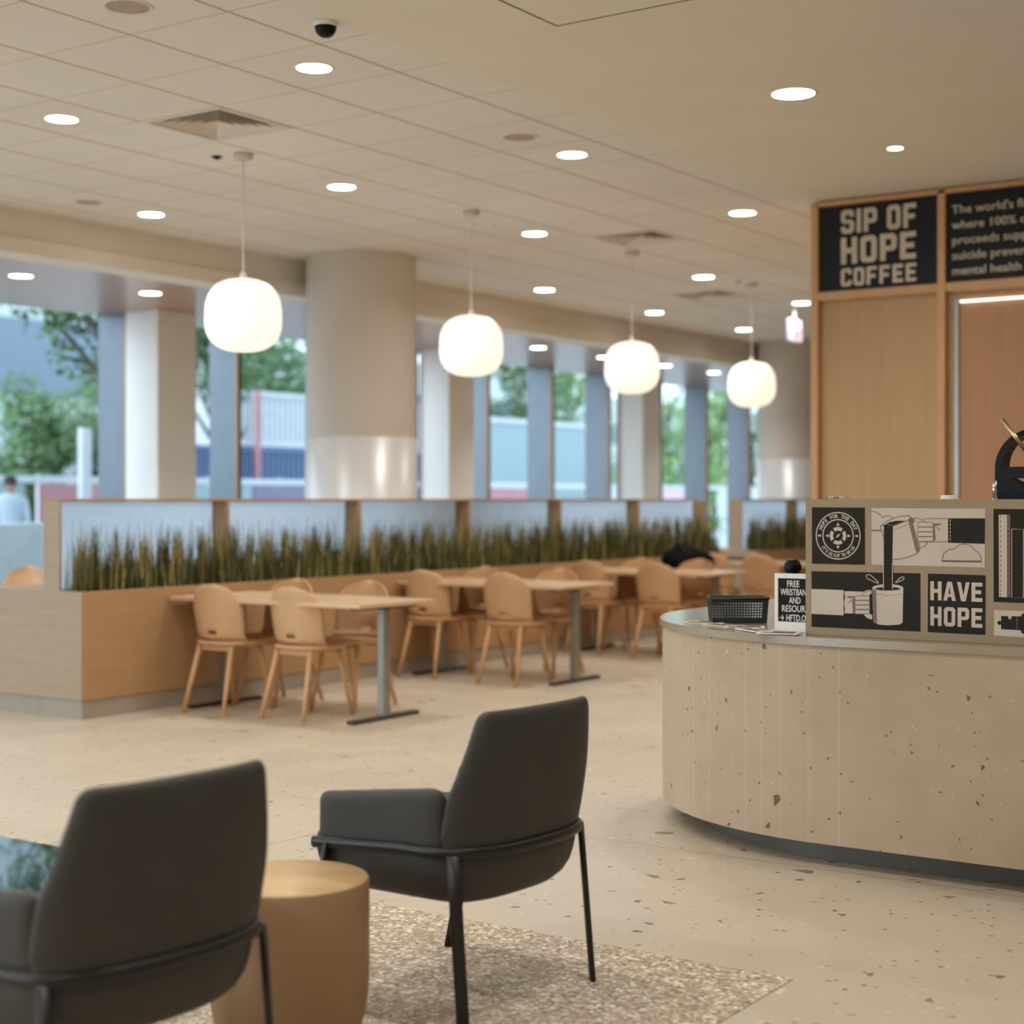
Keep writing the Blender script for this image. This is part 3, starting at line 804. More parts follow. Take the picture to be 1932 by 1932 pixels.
# zoomed drawing coordinates (7.1556 px per photo px, from 1510, 940)
z = lambda x, y: (1510+x/7.1556, 940+y/7.1556)
Z = lambda L: [z(*p) for p in L]
e = .0006
# badge panel
pb = layer([[(1532, 957), (1631.8, 958), (1632, 1065.5), (1532, 1063.5)]], e, 'sign_black', 'badge_panel', t)
ccx, ccy = z(510, 507)
cA0 = pp(ccx, ccy); rad = (pp(1510+815/7.1556, ccy)[0]-cA0[0])
def circ(r, n=56): return [(cA0[0]+r*rad*math.cos(2*PI*k/n), cA0[1]+r*rad*1.0*math.sin(2*PI*k/n)) for k in range(n)]
def arc(r0, r1, a0, a1, n=10):
    A_ = [math.radians(a0+(a1-a0)*k/n) for k in range(n+1)]
    return [(cA0[0]+r1*rad*math.cos(a), cA0[1]+r1*rad*math.sin(a)) for a in A_]+[(cA0[0]+r0*rad*math.cos(a), cA0[1]+r0*rad*math.sin(a)) for a in A_[::-1]]
loops = [circ(1.0), circ(.955), circ(.70), circ(.655)]
for a in (90, 0, 180, 270):
    loops.append(arc(.22, .37, a-36, a+36))
    ca, sa = math.cos(math.radians(a)), math.sin(math.radians(a)); R2 = lambda u, v: (cA0[0]+rad*(u*ca-v*sa), cA0[1]+rad*(u*sa+v*ca))
    loops.append([R2(.42, -.055), R2(.44, -.065), R2(.56, 0), R2(.44, .065), R2(.42, .055)])
loops.append([(cA0[0]+rad*x, cA0[1]+rad*y) for x, y in ((-.10, -.09), (.03, -.03), (.11, .1), (-.03, .03))])
loops.append([(cA0[0]+rad*x, cA0[1]+rad*y) for x, y in ((.77, -.04), (.89, -.04), (.89, .04), (.77, .04))])
loops.append([(cA0[0]+rad*x, cA0[1]+rad*y) for x, y in ((-.77, -.04), (-.89, -.04), (-.89, .04), (-.77, .04))])
layer(loops, 2*e, 'sign_white', 'badge_emblem', pb, px=False)
def arc_text(s, a0, a1, r, size, flip):
    n = len(s); bt = BM()
    for i, ch in enumerate(s):
        if ch == ' ': continue
        a = math.radians(a0+(a1-a0)*(i+.5)/n); g = text_bm(ch, size, .0008, .0006, .9, 'CENTER')
        rot = a-PI/2 if not flip else a+PI/2
        rr_ = r*rad
        m = Matrix.Translation((cA0[0]+rr_*math.cos(a), cA0[1]+rr_*math.sin(a), 0)) @ Matrix.Rotation(rot, 4, 'Z')
        join(bt, g, m)
    bmesh.ops.transform(bt, matrix=planeX(PX-2*e), verts=bt.verts); mesh_obj('lettering', bt, 'sign_white', pb)
arc_text('HOPE FOR THE DAY', 162, 18, .76, .21*rad, False)
arc_text("IT'S OK NOT TO BE OK", 212, 328, .89, .175*rad, True)
# pouring mug panel (upper white)
pw = layer([[z(962, 132), (1859, 960), (1858, 1070.8), z(962, 897)]], e, 'sign_white', 'pour_panel', t)
mugp = [(1250, 375), (1455, 300), (1568, 722), (1520, 770), (1420, 800), (1330, 820), (1245, 826)]
layer([Z([(1455, 292), (1500, 250), (1612, 700), (1565, 735)])], 2*e, 'sign_brown', 'mug_shade', pw)
layer([Z([(962, 425), (1085, 425), (1090, 446), (962, 446)]), Z([(1505, 280), (1540, 275), (1545, 325), (1520, 330)]), Z([(1800, 345), (1905, 342), (1890, 365), (1830, 368)]),
       Z([(1790, 350), (1812, 340), (1828, 560), (1800, 590)])], 2*e, 'sign_brown', 'shade_marks', pw)
layer([[(1789, 978), (1858.5, 978), (1858, 1026), (1789, 1024)]], 2*e, 'sign_black', 'sleeve', pw)
lines([{'p': [(1793, 980), (1793, 1023)], 'dash': (.0085, .005), 'w': .003}], 3*e, 'sign_white', 'sleeve_stitching', pw)
layer([Z([(1130, 370), (1200, 325), (1300, 305), (1430, 305), (1370, 330), (1250, 372), (1240, 990), (1130, 990)])], 3*e, 'sign_black', 'coffee_stream', pw)
cloud = lambda ox, oy, k: [(ox+x*k, oy+y*k) for x, y in ((0, 0), (3, -14), (13, -22), (24, -23), (33, -31), (44, -33), (56, -29), (63, -21), (73, -14), (76, -4), (76, 0))]
lines([{'p': Z([(1130, 540), (1080, 385), (1150, 320), (1260, 268), (1370, 240), (1480, 236)])}, {'p': Z([(1480, 236), (1612, 700), (1590, 735), (1520, 772), (1400, 812), (1245, 830)])},
       {'p': Z([(1080, 378), (1160, 350), (1260, 372), (1455, 296), (1500, 250)])}, {'p': Z([(1255, 430), (1460, 350)]), 'dash': (.0055, .005)},
       {'p': Z([(962, 175), (1020, 185), (1070, 215), (1112, 260), (1150, 238), (1200, 236), (1240, 255), (1258, 275)])},
       {'p': Z([(1500, 270), (1600, 272), (1660, 300), (1690, 325)])}, {'p': Z([(1600, 595), (1620, 670), (1690, 640), (1722, 590)])},
       {'p': Z([(1660, 278), (1990, 272)])}, {'p': Z([(1600, 588), (1990, 588)])}, {'p': Z([(1810, 360), (1850, 400), (1895, 428)])},
       {'p': cloud(1777.5, 1058, .97), 'closed': True}, {'p': [(1777, 1058.4), (1852, 1060)], 'w': .005}], 4*e, 'sign_brown', 'pour_outline', pw)
fl = []
for k in range(4):
    y0 = 325+k*65; fl.append({'p': Z([(1600, y0), (1775, y0), (1795, y0+12), (1797, y0+48), (1778, y0+62), (1600, y0+62), (1585, y0+48), (1585, y0+14)]), 'closed': True})
layer([Z([(1590, 325), (1795, 325), (1795, 585), (1590, 585)])], 3*e, 'sign_white', 'hand', pw); lines(fl, 4*e, 'sign_brown', 'fingers', pw)
# lower-left black panel with the receiving mug
pk = layer([[z(152, 985), z(1622, 1015), z(1622, 1800), z(152, 1735)]], e, 'sign_black', 'mug_panel', t)
layer([Z([(152, 1225), (585, 1240), (585, 1582), (152, 1560)])], 2*e, 'sign_white', 'sleeve', pk)
layer([Z([(590, 1255), (860, 1262), (900, 1240), (962, 1238), (962, 1290), (935, 1300), (940, 1560), (975, 1580), (970, 1640), (900, 1615), (850, 1562), (590, 1552), (600, 1480), (585, 1420), (606, 1330)])], 2*e, 'sign_white', 'hand', pk)
layer([Z([(972, 1215)]+[(1182+210*math.cos(a), 1212+52*math.sin(a)) for a in [PI+PI*k/20 for k in range(21)]]+[(1392, 1212), (1382, 1680), (1340, 1705), (1180, 1716), (1060, 1705), (990, 1675)])], 2*e, 'sign_white', 'mug', pk)
layer([Z([(975, 1225), (1025, 1245), (1035, 1690), (992, 1672)]), Z([(700, 1375), (735, 1330), (742, 1560), (712, 1552)]), Z([(632, 1322), (735, 1322), (720, 1345), (645, 1348)])], 3*e, 'sign_brown', 'mug_shade', pk)
layer([Z(ell(1182, 1222, 168, 24))], 3*e, 'sign_black', 'coffee_surface', pk)
drop = lambda x, y, s, m: [(x+m*a*s, y+b_*s) for a, b_ in ((0, 0), (-60, -20), (-110, -45), (-150, -62), (-168, -90), (-160, -112), (-125, -118), (-80, -90), (-35, -45), (0, -14))]
lines([{'p': Z(drop(1055, 1148, 1, 1)), 'closed': True, 'w': .003}, {'p': Z(drop(1288, 1142, .68, -1)), 'closed': True, 'w': .003}], 2*e, 'sign_white', 'splashes', pk)
layer([Z([(1132, 890), (1240, 890), (1240, 1232), (1132, 1232)])], 4*e, 'sign_black', 'coffee_stream', pk)
lines([{'p': Z([(1124, 890), (1126, 1230)]), 'w': .0028}, {'p': Z([(1245, 890), (1248, 1230)]), 'w': .0028}], 5*e, 'sign_white', 'stream_edges', pk)
fl = []
for k in range(4):
    y0 = 1318+k*62; fl.append({'p': Z([(750, y0), (920, y0), (938, y0+14), (938, y0+44), (920, y0+58), (755, y0+58), (740, y0+44), (740, y0+14)]), 'closed': True})
fl += [{'p': Z([(590, 1255), (606, 1330), (590, 1420), (604, 1500), (590, 1560)])}, {'p': Z([(1030, 1285), (1182, 1318), (1385, 1290)]), 'dash': (.0055, .005)}, {'p': Z([(700, 1360), (670, 1400), (645, 1410)])}, {'p': Z([(830, 1310), (870, 1270), (960, 1240)])}]
lines(fl, 4*e, 'sign_brown', 'fingers', pk)
# HAVE HOPE
ph = layer([[(1751, 1082), (1859.7, 1085.5), (1859, 1198), (1750.5, 1192.5)]], e, 'sign_black', 'slogan_panel', t)
a0, b0 = pp(1755.5, 1131.5); a1, b1 = pp(1855, 1097); a2, b2 = pp(1755, 1181); 
lp = word_loops('HAVE', a0, pp(1805, 1134)[1], pp(1805, 1098)[1]-pp(1805, 1134)[1], a1-a0)+word_loops('HOPE', a0, pp(1805, 1182.5)[1], pp(1805, 1146)[1]-pp(1805, 1182.5)[1], a1-a0)
layer(lp, 2*e, 'sign_white', 'lettering', ph, px=False)
# right black panel
pr = layer([[(1874.5, 960), (1990, 961.5), (1990, 1140), (1875, 1135.5)]], e, 'sign_black', 'striped_panel', t)
layer([[(1884.5, 971), (1900, 971), (1900, 1127), (1885, 1126)]], 2*e, 'sign_white', 'cream_stripe', pr)
layer([[(1900.5, 971), (1906, 971), (1906, 1127), (1900.5, 1127)]], 2*e, 'sign_brown', 'brown_stripe', pr)
lines([{'p': [(1888, 972), (1888, 1125)], 'dash': (.0105, .007), 'w': .002}, {'p': [(1903, 972), (1903, 1126)], 'dash': (.0105, .007), 'w': .002}], 3*e, 'sign_black', 'stitching', pr)
lines([{'p': [(1909, 998), (1931, 998.5), (1931, 1128), (1909, 1127)], 'closed': True, 'w': .0022}, {'p': [(1934, 998), (1934, 1128)], 'w': .0022}], 2*e, 'sign_white', 'outline', pr)
# puzzle panel
pz = layer([[(1875.5, 1151), (1990, 1155), (1990, 1206), (1876, 1199)]], e, 'sign_white', 'puzzle_panel', t)
layer([[(1889, 1162), (1902, 1162.5), (1903, 1168), (1908, 1168), (1909, 1162.5), (1926, 1163), (1930, 1157), (1938, 1158), (1940, 1164), (1952, 1164), (1952, 1190), (1940, 1190), (1936, 1196), (1928, 1195), (1926, 1189), (1889, 1187), (1889, 1178.5), (1885, 1179), (1881, 1175), (1885, 1171), (1889, 1172)]], 2*e, 'sign_black', 'puzzle_piece', pz)
lines([{'p': [(1919, 1164), (1919, 1188)], 'dash': (.004, .003), 'w': .0015}], 3*e, 'sign_white', 'stitching', pz)

# things on top of the display board
t = empty('cup_lid', (5.86, 2.02, 1.379), 0, 'small white cup upturned on top of the display board', 'cup')
b = BM(); lathe(b, [(.033, 0), (.0315, .012), (.029, .016), (0, .0165)], 32); mesh_obj('body', b, 'white', t, True)
b = BM(); lathe(b, [(.031, 0), (.035, 0), (.035, .003), (.032, .004)], 32); mesh_obj('rim', b, 'white', t, True)
b = BM(); rr = random.Random(11)
pts = [(-.03+.065*i/9, .05*((i*37) % 7)/7-.025) for i in range(10)]
for i in range(9):
    for j in range(5):
        pass
gr = [[b.verts.new((.045*(j/6-.5)+rr.gauss(0, .002), .09*(i/12-.5), .001+max(0, rr.gauss(.004, .004)) + .006*math.exp(-((i-5)**2+(j-3)**2)/4))) for j in range(7)] for i in range(13)]
for i in range(12):
    for j in range(6): b.faces.new((gr[i][j], gr[i][j+1], gr[i+1][j+1], gr[i+1][j]))
bmesh.ops.solidify(b, geom=b.faces[:], thickness=.0006)
o = mesh_obj('crumpled_napkin', b, 'white', None, True); o.location = (5.86, 2.46, 1.3798); tag(o, 'crumpled white paper lying on the left end of the display board', 'napkin')

# lever coffee machine behind the board
t = empty('coffee_machine', (6.32, 1.825, .862), 0, 'black arched lever coffee machine at the right picture edge', 'coffee machine')
def archp(r, z0, n=28, zc=.638): return [(r*math.cos(PI*k/n), zc+r*math.sin(PI*k/n)) for k in range(n+1)]+[(-r, z0), (r, z0)]
bm = flat_shape([archp(.155, .05), [(.128*math.cos(a), .645+.128*math.sin(a)) for a in [PI*k/24 for k in range(25)]], [(.10, .60), (.02, .565), (-.02, .565), (-.10, .60)]], .10)
bmesh.ops.transform(bm, matrix=Matrix(((0, 0, -1, 0), (-1, 0, 0, 0), (0, 1, 0, 0), (0, 0, 0, 1))), verts=bm.verts)
mesh_obj('arched_hood', bm, 'gloss_black', t)
mesh_obj('body', box(BM(), -.10, .17, -.17, .17, 0, .05, .006), 'gloss_black', t)
mesh_obj('boiler', tube(BM(), [(.03, 0, .05), (.03, 0, .60)], .05, 20), 'chrome', t)
mesh_obj('group_head', tube(BM(), [(-.02, .02, .56), (-.02, .02, .70)], .022, 20), 'chrome', t)
mesh_obj('lever', tube(BM(), [(-.10, .11, .828), (-.10, .015, .698)], [.008, .008], 14), 'gold', t)
b = BM(); tube(b, [(-.10, .015, .698), (-.03, .01, .66)], .008, 12); mesh_obj('lever_joint', b, 'chrome', t)
t = empty('metal_post', (5.83, 1.842, 1.379), 0, 'short silver rod standing on the display board before the coffee machine', 'rod')
mesh_obj('rod', tube(BM(), [(0, 0, .003), (0, 0, .07)], .0082, 20), 'chrome', t)
mesh_obj('base', tube(BM(), [(0, 0, 0), (0, 0, .004)], .012, 20), 'chrome', t)

# perforated basket
def basket():
    t = empty('wire_basket', (6.13, 3.025, .862), math.radians(-55.7), 'small black perforated basket on the counter', 'basket')
    Wt, Wb, Dt, Db, h = .120, .113, .075, .068, .112
    bot = BM(); box(bot, -Wb, Wb, -Db, Db, .0, .004); mesh_obj('base', bot, 'mesh_black', t)
    b = BM(); nz, pitch = 9, .012
    cor = lambda f: [(-Wb+(Wb-Wt)*f, -Db+(Db-Dt)*f), (Wb+(Wt-Wb)*f, -Db+(Db-Dt)*f), (Wb+(Wt-Wb)*f, Db+(Dt-Db)*f), (-Wb+(Wb-Wt)*f, Db+(Dt-Db)*f)]
    for s in range(4):
        nx = 20 if s % 2 == 0 else 12
        def Q(i, j):
            f = j/nz; c_ = cor(f); a, c2 = c_[s], c_[(s+1) % 4]; u = i/nx
            return Vector((a[0]+(c2[0]-a[0])*u, a[1]+(c2[1]-a[1])*u, f*h*.9))
        for i in range(nx):
            for j in range(nz):
                p = [Q(i, j), Q(i+1, j), Q(i+1, j+1), Q(i, j+1)]; ctr = sum(p, Vector())/4
                if j < 1 or (j > 7): b.faces.new([b.verts.new(q) for q in p]); continue
                k = .6 if (i+j) % 1 == 0 else .3
                inn = [ctr+(q-ctr)*k for q in p]
                vo_ = [b.verts.new(q) for q in p]; vi = [b.verts.new(q) for q in inn]
                for e_ in range(4): b.faces.new((vo_[e_], vo_[(e_+1) % 4], vi[(e_+1) % 4], vi[e_]))
    bmesh.ops.remove_doubles(b, verts=b.verts, dist=.0002)
    bmesh.ops.solidify(b, geom=b.faces[:], thickness=.0015)
    mesh_obj('perforated_side', b, 'mesh_black', t)
    b = BM(); c_ = cor(1)
    tube(b, [(x, y, h*.93) for x, y in c_+[c_[0]]], .006, 8); mesh_obj('rim', b, 'mesh_black', t, True)
basket()
# letter board
t = empty('letter_board', (5.785, 2.695, .862), 0, 'white framed black letter board about free wristbands, standing beside the basket', 'letter board')
b = BM(); wB, hB = .25, .228
box(b, 0, .02, -wB, 0, 0, .040, .001); box(b, 0, .02, -wB, 0, hB-.019, hB, .001); box(b, 0, .02, -.015, 0, .04, hB-.019, .001); box(b, 0, .02, -wB, -wB+.015, .04, hB-.019, .001)
mesh_obj('frame', b, 'white', t)
mesh_obj('felt_panel', box(BM(), .006, .018, -wB+.015, -.015, .04, hB-.019), 'felt', t)
bt = BM()
for k, (s, al) in enumerate([('FREE', 0), ('WRISTBANDS', 0), ('AND', 0), ('RESOURCES', 0), ('\u2192 HFTD.ORG', 0)]):
    x0 = {0: .050, 1: .024, 2: .060, 3: .028, 4: .018}[k]
    g = text_bm(s, .036, .001, .0003, .60)
    wd = max(v.co.x for v in g.verts); target = {0: .053, 1: .135, 2: .048, 3: .145, 4: .143}[k]
    for v in g.verts: v.co.x *= target/wd
    join(bt, g, Matrix(((0, 0, -1, .005), (-1, 0, 0, 0), (0, 1, 0, 0), (0, 0, 0, 1))) @ Matrix.Translation((x0, .176-k*.0322-(.004 if k == 4 else 0), 0)))
mesh_obj('lettering', bt, 'white', t)
mesh_obj('stand', box(BM(), .02, .07, -.16, -.09, 0, .006), 'white', t)
# dark round-topped bottle
t = empty('round_top_bottle', (6.0, 2.715, .862), 0, 'dark bottle with a round black cap peeking over the letter board', 'bottle')
b = BM(); lathe(b, [(0, 0), (.030, 0), (.032, .006), (.032, .15), (.026, .19), (.018, .208)], 28); mesh_obj('body', b, 'gloss_black', t, True)
b = BM(); lathe(b, [(.016, .205)]+[(.036*math.cos(a), .243+.036*math.sin(a)) for a in [-PI/2*.75+k*(PI/2*1.75)/14 for k in range(15)]], 28); mesh_obj('cap', b, 'gloss_black', t, True)
# flyers
for i, (px_, py_, ang, col, l) in enumerate([(6.02, 3.12, 12, 'paper', 'cream flyer left of the black basket'), (5.915, 2.98, -20, 'paper', 'printed flyer in front of the basket'),
        (5.86, 2.86, 25, 'paper', 'printed flyer between basket and letter board'), (5.755, 2.76, -35, 'white', 'white flyer at the foot of the letter board, left'), (5.668, 2.62, 10, 'white', 'flyer in front of the letter board')]):
    t = empty('flyer', (px_, py_, .8622+.0009*i), math.radians(ang), l+', lying on the counter', 'flyer', 'flyers on the counter')
    mesh_obj('sheet', box(BM(), -.05, .05, -.08, .08, 0, .004), col, t)
    b = BM(); box(b, -.04, .002, -.065, .065, .004, .0045); box(b, .015, .04, -.06, .03, .004, .0045); mesh_obj('printed_area', b, 'ink', t)

# ------------------------------------------------------------------ lounge armchairs (face +Y)
def pillow(outline, warp, T, name, mat, par, rings=(0, .3, .55, .72, .84, .91, .955, .98, .995, 1.0), p=5):
    """closed cushion over a 2D outline; warp(a, b, n) maps to 3D where n is the offset across"""
    b = BM(); cx = sum(q[0] for q in outline)/len(outline); cy = sum(q[1] for q in outline)/len(outline)
    def side(sg):
        out = []
        for s in rings:
            th = T*max(0, 1-s**(p*2))**.5*sg
            if s == 0: out.append([b.verts.new(warp(cx, cy, th))])
            else: out.append([b.verts.new(warp(cx+(x-cx)*s, cy+(y-cy)*s, th)) for x, y in outline])
        return out
    A_, B_ = side(1), side(-1); n = len(outline)
    for S_ in (A_, B_):
        for r0, r1 in zip(S_, S_[1:]):
            for k in range(n):
                k2 = (k+1) % n
                b.faces.new((r0[0], r1[k], r1[k2]) if len(r0) == 1 else (r0[k], r1[k], r1[k2], r0[k2]))
    bmesh.ops.remove_doubles(b, verts=b.verts, dist=.0004)
    return mesh_obj(name, b, mat, par, True)
def rounded(poly, rads, n=8):
    out = []; N = len(poly)
    for i in range(N):
        p0, p1, p2 = Vector(poly[i-1]), Vector(poly[i]), Vector(poly[(i+1) % N]); r = rads[i]
        d0 = (p0-p1).normalized(); d1 = (p2-p1).normalized(); ang = d0.angle(d1); L = r/math.tan(ang/2)
        L = min(L, .48*(p0-p1).length, .48*(p2-p1).length)
        a, c = p1+d0*L, p1+d1*L
        for k in range(n+1):
            f = k/n; out.append(tuple(a*(1-f)**2+p1*2*f*(1-f)+c*f**2))
    # resample long sides
    res = []
    for i in range(len(out)):
        a, c = Vector(out[i]), Vector(out[(i+1) % len(out)]); m = max(1, int((c-a).length/.03))
        for k in range(m): res.append(tuple(a.lerp(c, k/m)))
    return res
def rear_y(x): return -.290+.088*abs(x/.30)**3
def side_x(y): return .284+.028*(y+.2)/.46
def chair_plan():
    p = [(-side_x(y_), y_) for y_ in (.25, .15, .04, -.06, -.15)]
    p += [(x_, rear_y(x_)) for x_ in (-.262, -.20, -.13, -.06, 0, .06, .13, .20, .262)]
    p += [(side_x(y_), y_) for y_ in (-.15, -.06, .04, .15, .25)]
    for _ in range(3):
        q = [p[0]]
        for a_, c_ in zip(p, p[1:]):
            q += [(a_[0]*.75+c_[0]*.25, a_[1]*.75+c_[1]*.25), (a_[0]*.25+c_[0]*.75, a_[1]*.25+c_[1]*.75)]
        p = q+[p[-1]]
    return p
def armchair(x, y, deg, label):
    t = empty('lounge_armchair', (x, y, 0), math.radians(deg), label, 'armchair', 'black leather lounge armchairs')
    T = .022
    ol = rounded([(-.275, .43), (.275, .43), (.294, .50), (.294, .60), (.236, .826), (-.236, .826), (-.294, .60), (-.294, .50)], [.01, .01, .05, .25, .04, .04, .25, .05])
    def wb(a, z_, n):
        v = (z_-.45)/.37
        return Vector((a, rear_y(a*(1-.12*max(0, v)))+T-.038*v+.006*math.sin(max(0, min(1, v))*PI)*(-1)+n, z_))
    pillow(ol, wb, T+.002, 'backrest', 'leather', t, p=7)
    for s in (-1, 1):
        ol = rounded([(-.185, .43), (.250, .43), (.238, .572), (-.192, .624)], [.01, .02, .035, .05])
        def wa(a, z_, n, s=s): return Vector((s*(side_x(a)-T-.02*max(0, -.11-a)*2+.012*max(0, (z_-.45)/.17))+n, a, z_))
        pillow(ol, wa, T+.002, 'armrest', 'leather', t, p=7)
    plan_ = chair_plan()
    b = BM(); rings = []; N = len(plan_)
    for (s, z_) in ((.93, .475), (.975, .462), (.995, .445), (.992, .42), (.975, .39), (.945, .36), (.89, .332), (.81, .312), (.70, .300), (.5, .292), (.2, .289)):
        rings.append([b.verts.new((px_*s, (py_+.01)*s-.01, z_)) for px_, py_ in plan_])
    for r0, r1 in zip(rings, rings[1:]):
        for k in range(N): b.faces.new((r0[k], r0[(k+1) % N], r1[(k+1) % N], r1[k]))
    b.faces.new(rings[-1]); b.faces.new(rings[0])
    mesh_obj('seat_shell', b, 'leather', t, True)
    # seat cushion
    ol = rounded([(-.25, -.21), (.25, -.21), (.27, .27), (-.27, .27)], [.06, .06, .07, .07])
    pillow(ol, lambda a, c_, n: Vector((a, c_, .468+n)), .035, 'seat_cushion', 'leather', t, p=4)
    # band frame that wraps the shell
    b = BM(); pts = []
    for k, (px_, py_) in enumerate(plan_):
        q0, q1 = Vector(plan_[max(0, k-1)]), Vector(plan_[min(N-1, k+1)]); d_ = (q1-q0).normalized(); nr = Vector((d_.y, -d_.x))
        if nr.dot(Vector((px_, py_+.02))) < 0: nr = -nr
        pts.append(Vector((px_+nr.x*.009, py_+nr.y*.009, .453-.02*max(0, py_+.05)/.31)))
    tube(b, pts, .0105, 14, True, 0, (.95, 1.55, (0, 0, 1))); mesh_obj('frame_rail', b, 'blacktube', t, True)
    for sx, sy in ((-1, -1), (1, -1), (-1, 1), (1, 1)):
        top = Vector((sx*.283, -.226, .452)) if sy < 0 else Vector((sx*.322, .20, .44))
        bot = Vector((sx*.288, -.266, 0)) if sy < 0 else Vector((sx*.302, .285, 0))
        # oval section, wide side tangential
        tan = Vector((-(sy), (sx), 0)).normalized()
        b = BM(); pt = [bot, bot.lerp(top, .33), bot.lerp(top, .66), top]
        rings = []
        rad_ = Vector((sx, sy, 0)).normalized()
        for i, p in enumerate(pt):
            k_ = 1-.0*i; rings.append([b.verts.new(p+tan*math.cos(2*PI*q/16)*.0175*k_+rad_*math.sin(2*PI*q/16)*.0095) for q in range(16)])
        for r0, r1 in zip(rings, rings[1:]):
            for q in range(16): b.faces.new((r0[q], r0[(q+1) % 16], r1[(q+1) % 16], r1[q]))
        b.faces.new(rings[0]); b.faces.new(rings[-1]); mesh_obj('leg', b, 'blacktube', t, True)
    return t
armchair(3.665, 2.685, -4, 'charcoal leather armchair with black legs, right of the drum table')
armchair(2.330, 2.675, -4, 'charcoal leather armchair nearest the camera, at the lower left corner')

# drum side table
t = empty('drum_table', (3.06, 2.77, 0), 0, 'bronze cylindrical drum side table between the two armchairs', 'side table')
b = BM(); lathe(b, [(0, 0), (.150, 0), (.165, .004), (.180, .03), (.192, .07), (.2, .12), (.2035, .17), (.2035, .412), (.2, .4155)], 72); mesh_obj('body', b, 'drum', t, True)
b = BM(); lathe(b, [(.2, .4155), (.199, .418), (0, .418)], 72); o = mesh_obj('tabletop', b, 'drum_top', t)
# dark glass coffee table
t = empty('glass_coffee_table', (2.42, 3.92, 0), 0, 'dark glass coffee table reflecting the windows, beyond the left armchair', 'coffee table')
mesh_obj('glass_top', box(BM(), -.6, .6, -.70, .75, .388, .402, .002), 'black_glass', t)
b = BM()
box(b, -.56, .56, -.66, -.63, .36, .387); box(b, -.56, .56, .68, .71, .36, .387); box(b, -.56, -.53, -.63, .68, .36, .387); box(b, .53, .56, -.63, .68, .36, .387); mesh_obj('frame', b, 'blacktube', t)
for sx in (-.545, .545):
    for sy in (-.645, .695): mesh_obj('leg', box(BM(), sx-.014, sx+.014, sy-.014, sy+.014, 0, .36, .002), 'blacktube', t)
# rug
b = box(BM(), -.2, 4.27, 1.93, 7.2, .0003, .0022); o = mesh_obj('pebble_rug', b, 'rug'); tag(o, 'large speckled pebble-pattern rug under the lounge armchairs', 'rug')

# ------------------------------------------------------------------ outdoors
b = box(BM(), -30, 130, WY+.26, 150, -.14, -.02); struct('ground', b, 'pave')
def thing_box(name, boxes, mat, label, cat):
    b = BM()
    for q in boxes: box(b, *q)
    o = mesh_obj(name, b, mat); tag(o, label, cat); return o
o = thing_box('street_wall', [(4, 14.9, 14.9, 15.4, -.02, 1.10)], 'bld_white', 'low white wall outside the left window', 'wall')
# street fence with banners
t = empty('street_fence', (0, 22, 0), 0, 'long street fence with a pale top rail outside the windows', 'fence')
b = BM(); box(b, 6, 60, 0, .04, 1.66, 1.78); box(b, 6, 60, 0, .04, .10, .16); mesh_obj('rail', b, 'contain', t)
b = BM()
for k in range(28): box(b, 6+2*k, 6.06+2*k, -.01, .05, -.02, 1.8)
mesh_obj('post', b, 'contain', t)
ban = [(6.0, 17.7, 'paleblue', 0), (18.0, 19.9, 'palered', 1), (21.2, 23.2, 'paleblue', 0), (23.3, 28.0, 'greybanner', 1), (31.4, 33.6, 'palered', 1), (36.0, 38.0, 'contain', 0), (39.7, 42.5, 'palepink', 0), (43.2, 46, 'contain', 0)]
for a, c, m, wrt in ban:
    o = mesh_obj('banner', box(BM(), a, c, -.03, -.01, .82, 1.64), m, t)
    if wrt:
        bt = BM(); w_ = c-a
        for k in range(7):
            box(bt, a+w_*(.16+.1*k), a+w_*(.16+.1*k)+w_*.075, -.045, -.03, 1.08+.02*(k % 2), 1.32-.02*(k % 3))
        mesh_obj('banner_print', bt, 'contain', o)
# containers and hoardings
def container(x0, x1, y0, y1, z0, z1, mat, label):
    t = empty('site_container', (x0, y0, z0), 0, label, 'container')
    L = x1-x0; b = BM(); n = int(L/.18); pts = []
    for k in range(n):
        xa = L*k/n; dx = L/n
        pts += [(xa, 0), (xa+dx*.4, 0), (xa+dx*.5, .05), (xa+dx*.9, .05)]
    pts += [(L, 0), (L, y1-y0), (0, y1-y0)]
    prism(b, pts, 0.12, z1-z0-.1); mesh_obj('corrugated_walls', b, mat, t)
    b = BM(); box(b, -.03, L+.03, -.03, y1-y0, 0, .12); box(b, -.03, L+.03, -.03, y1-y0, z1-z0-.1, z1-z0); mesh_obj('frame', b, mat, t); return t
container(26.9, 36.5, 26, 28.5, 2.62, 3.9, 'contain', 'white corrugated container stacked on top, outside the second window')
container(25.5, 36.5, 26, 28.5, -.02, 2.6, 'blue', 'navy container standing at the bottom of the stack outside')
t = thing_box('red_board', [(27.30, 27.42, 25.7, 25.8, -.02, 3.9)], 'palered', 'narrow red upright board at the left of the white container', 'board')
t = thing_box('street_hoarding', [(36.8, 43.5, 26, 26.2, -.02, 3.56)], 'paleblue', 'tall pale blue hoarding outside the middle windows', 'hoarding')
mesh_obj('cap_rail', box(BM(), 36.8, 43.5, 25.95, 26.25, 3.56, 3.7), 'contain', t)
t = thing_box('traffic_box', [(41.9, 42.3, 24.3, 24.6, -.02, 1.7)], 'yellow', 'yellow bollard outside beside the pale blue hoarding', 'bollard')
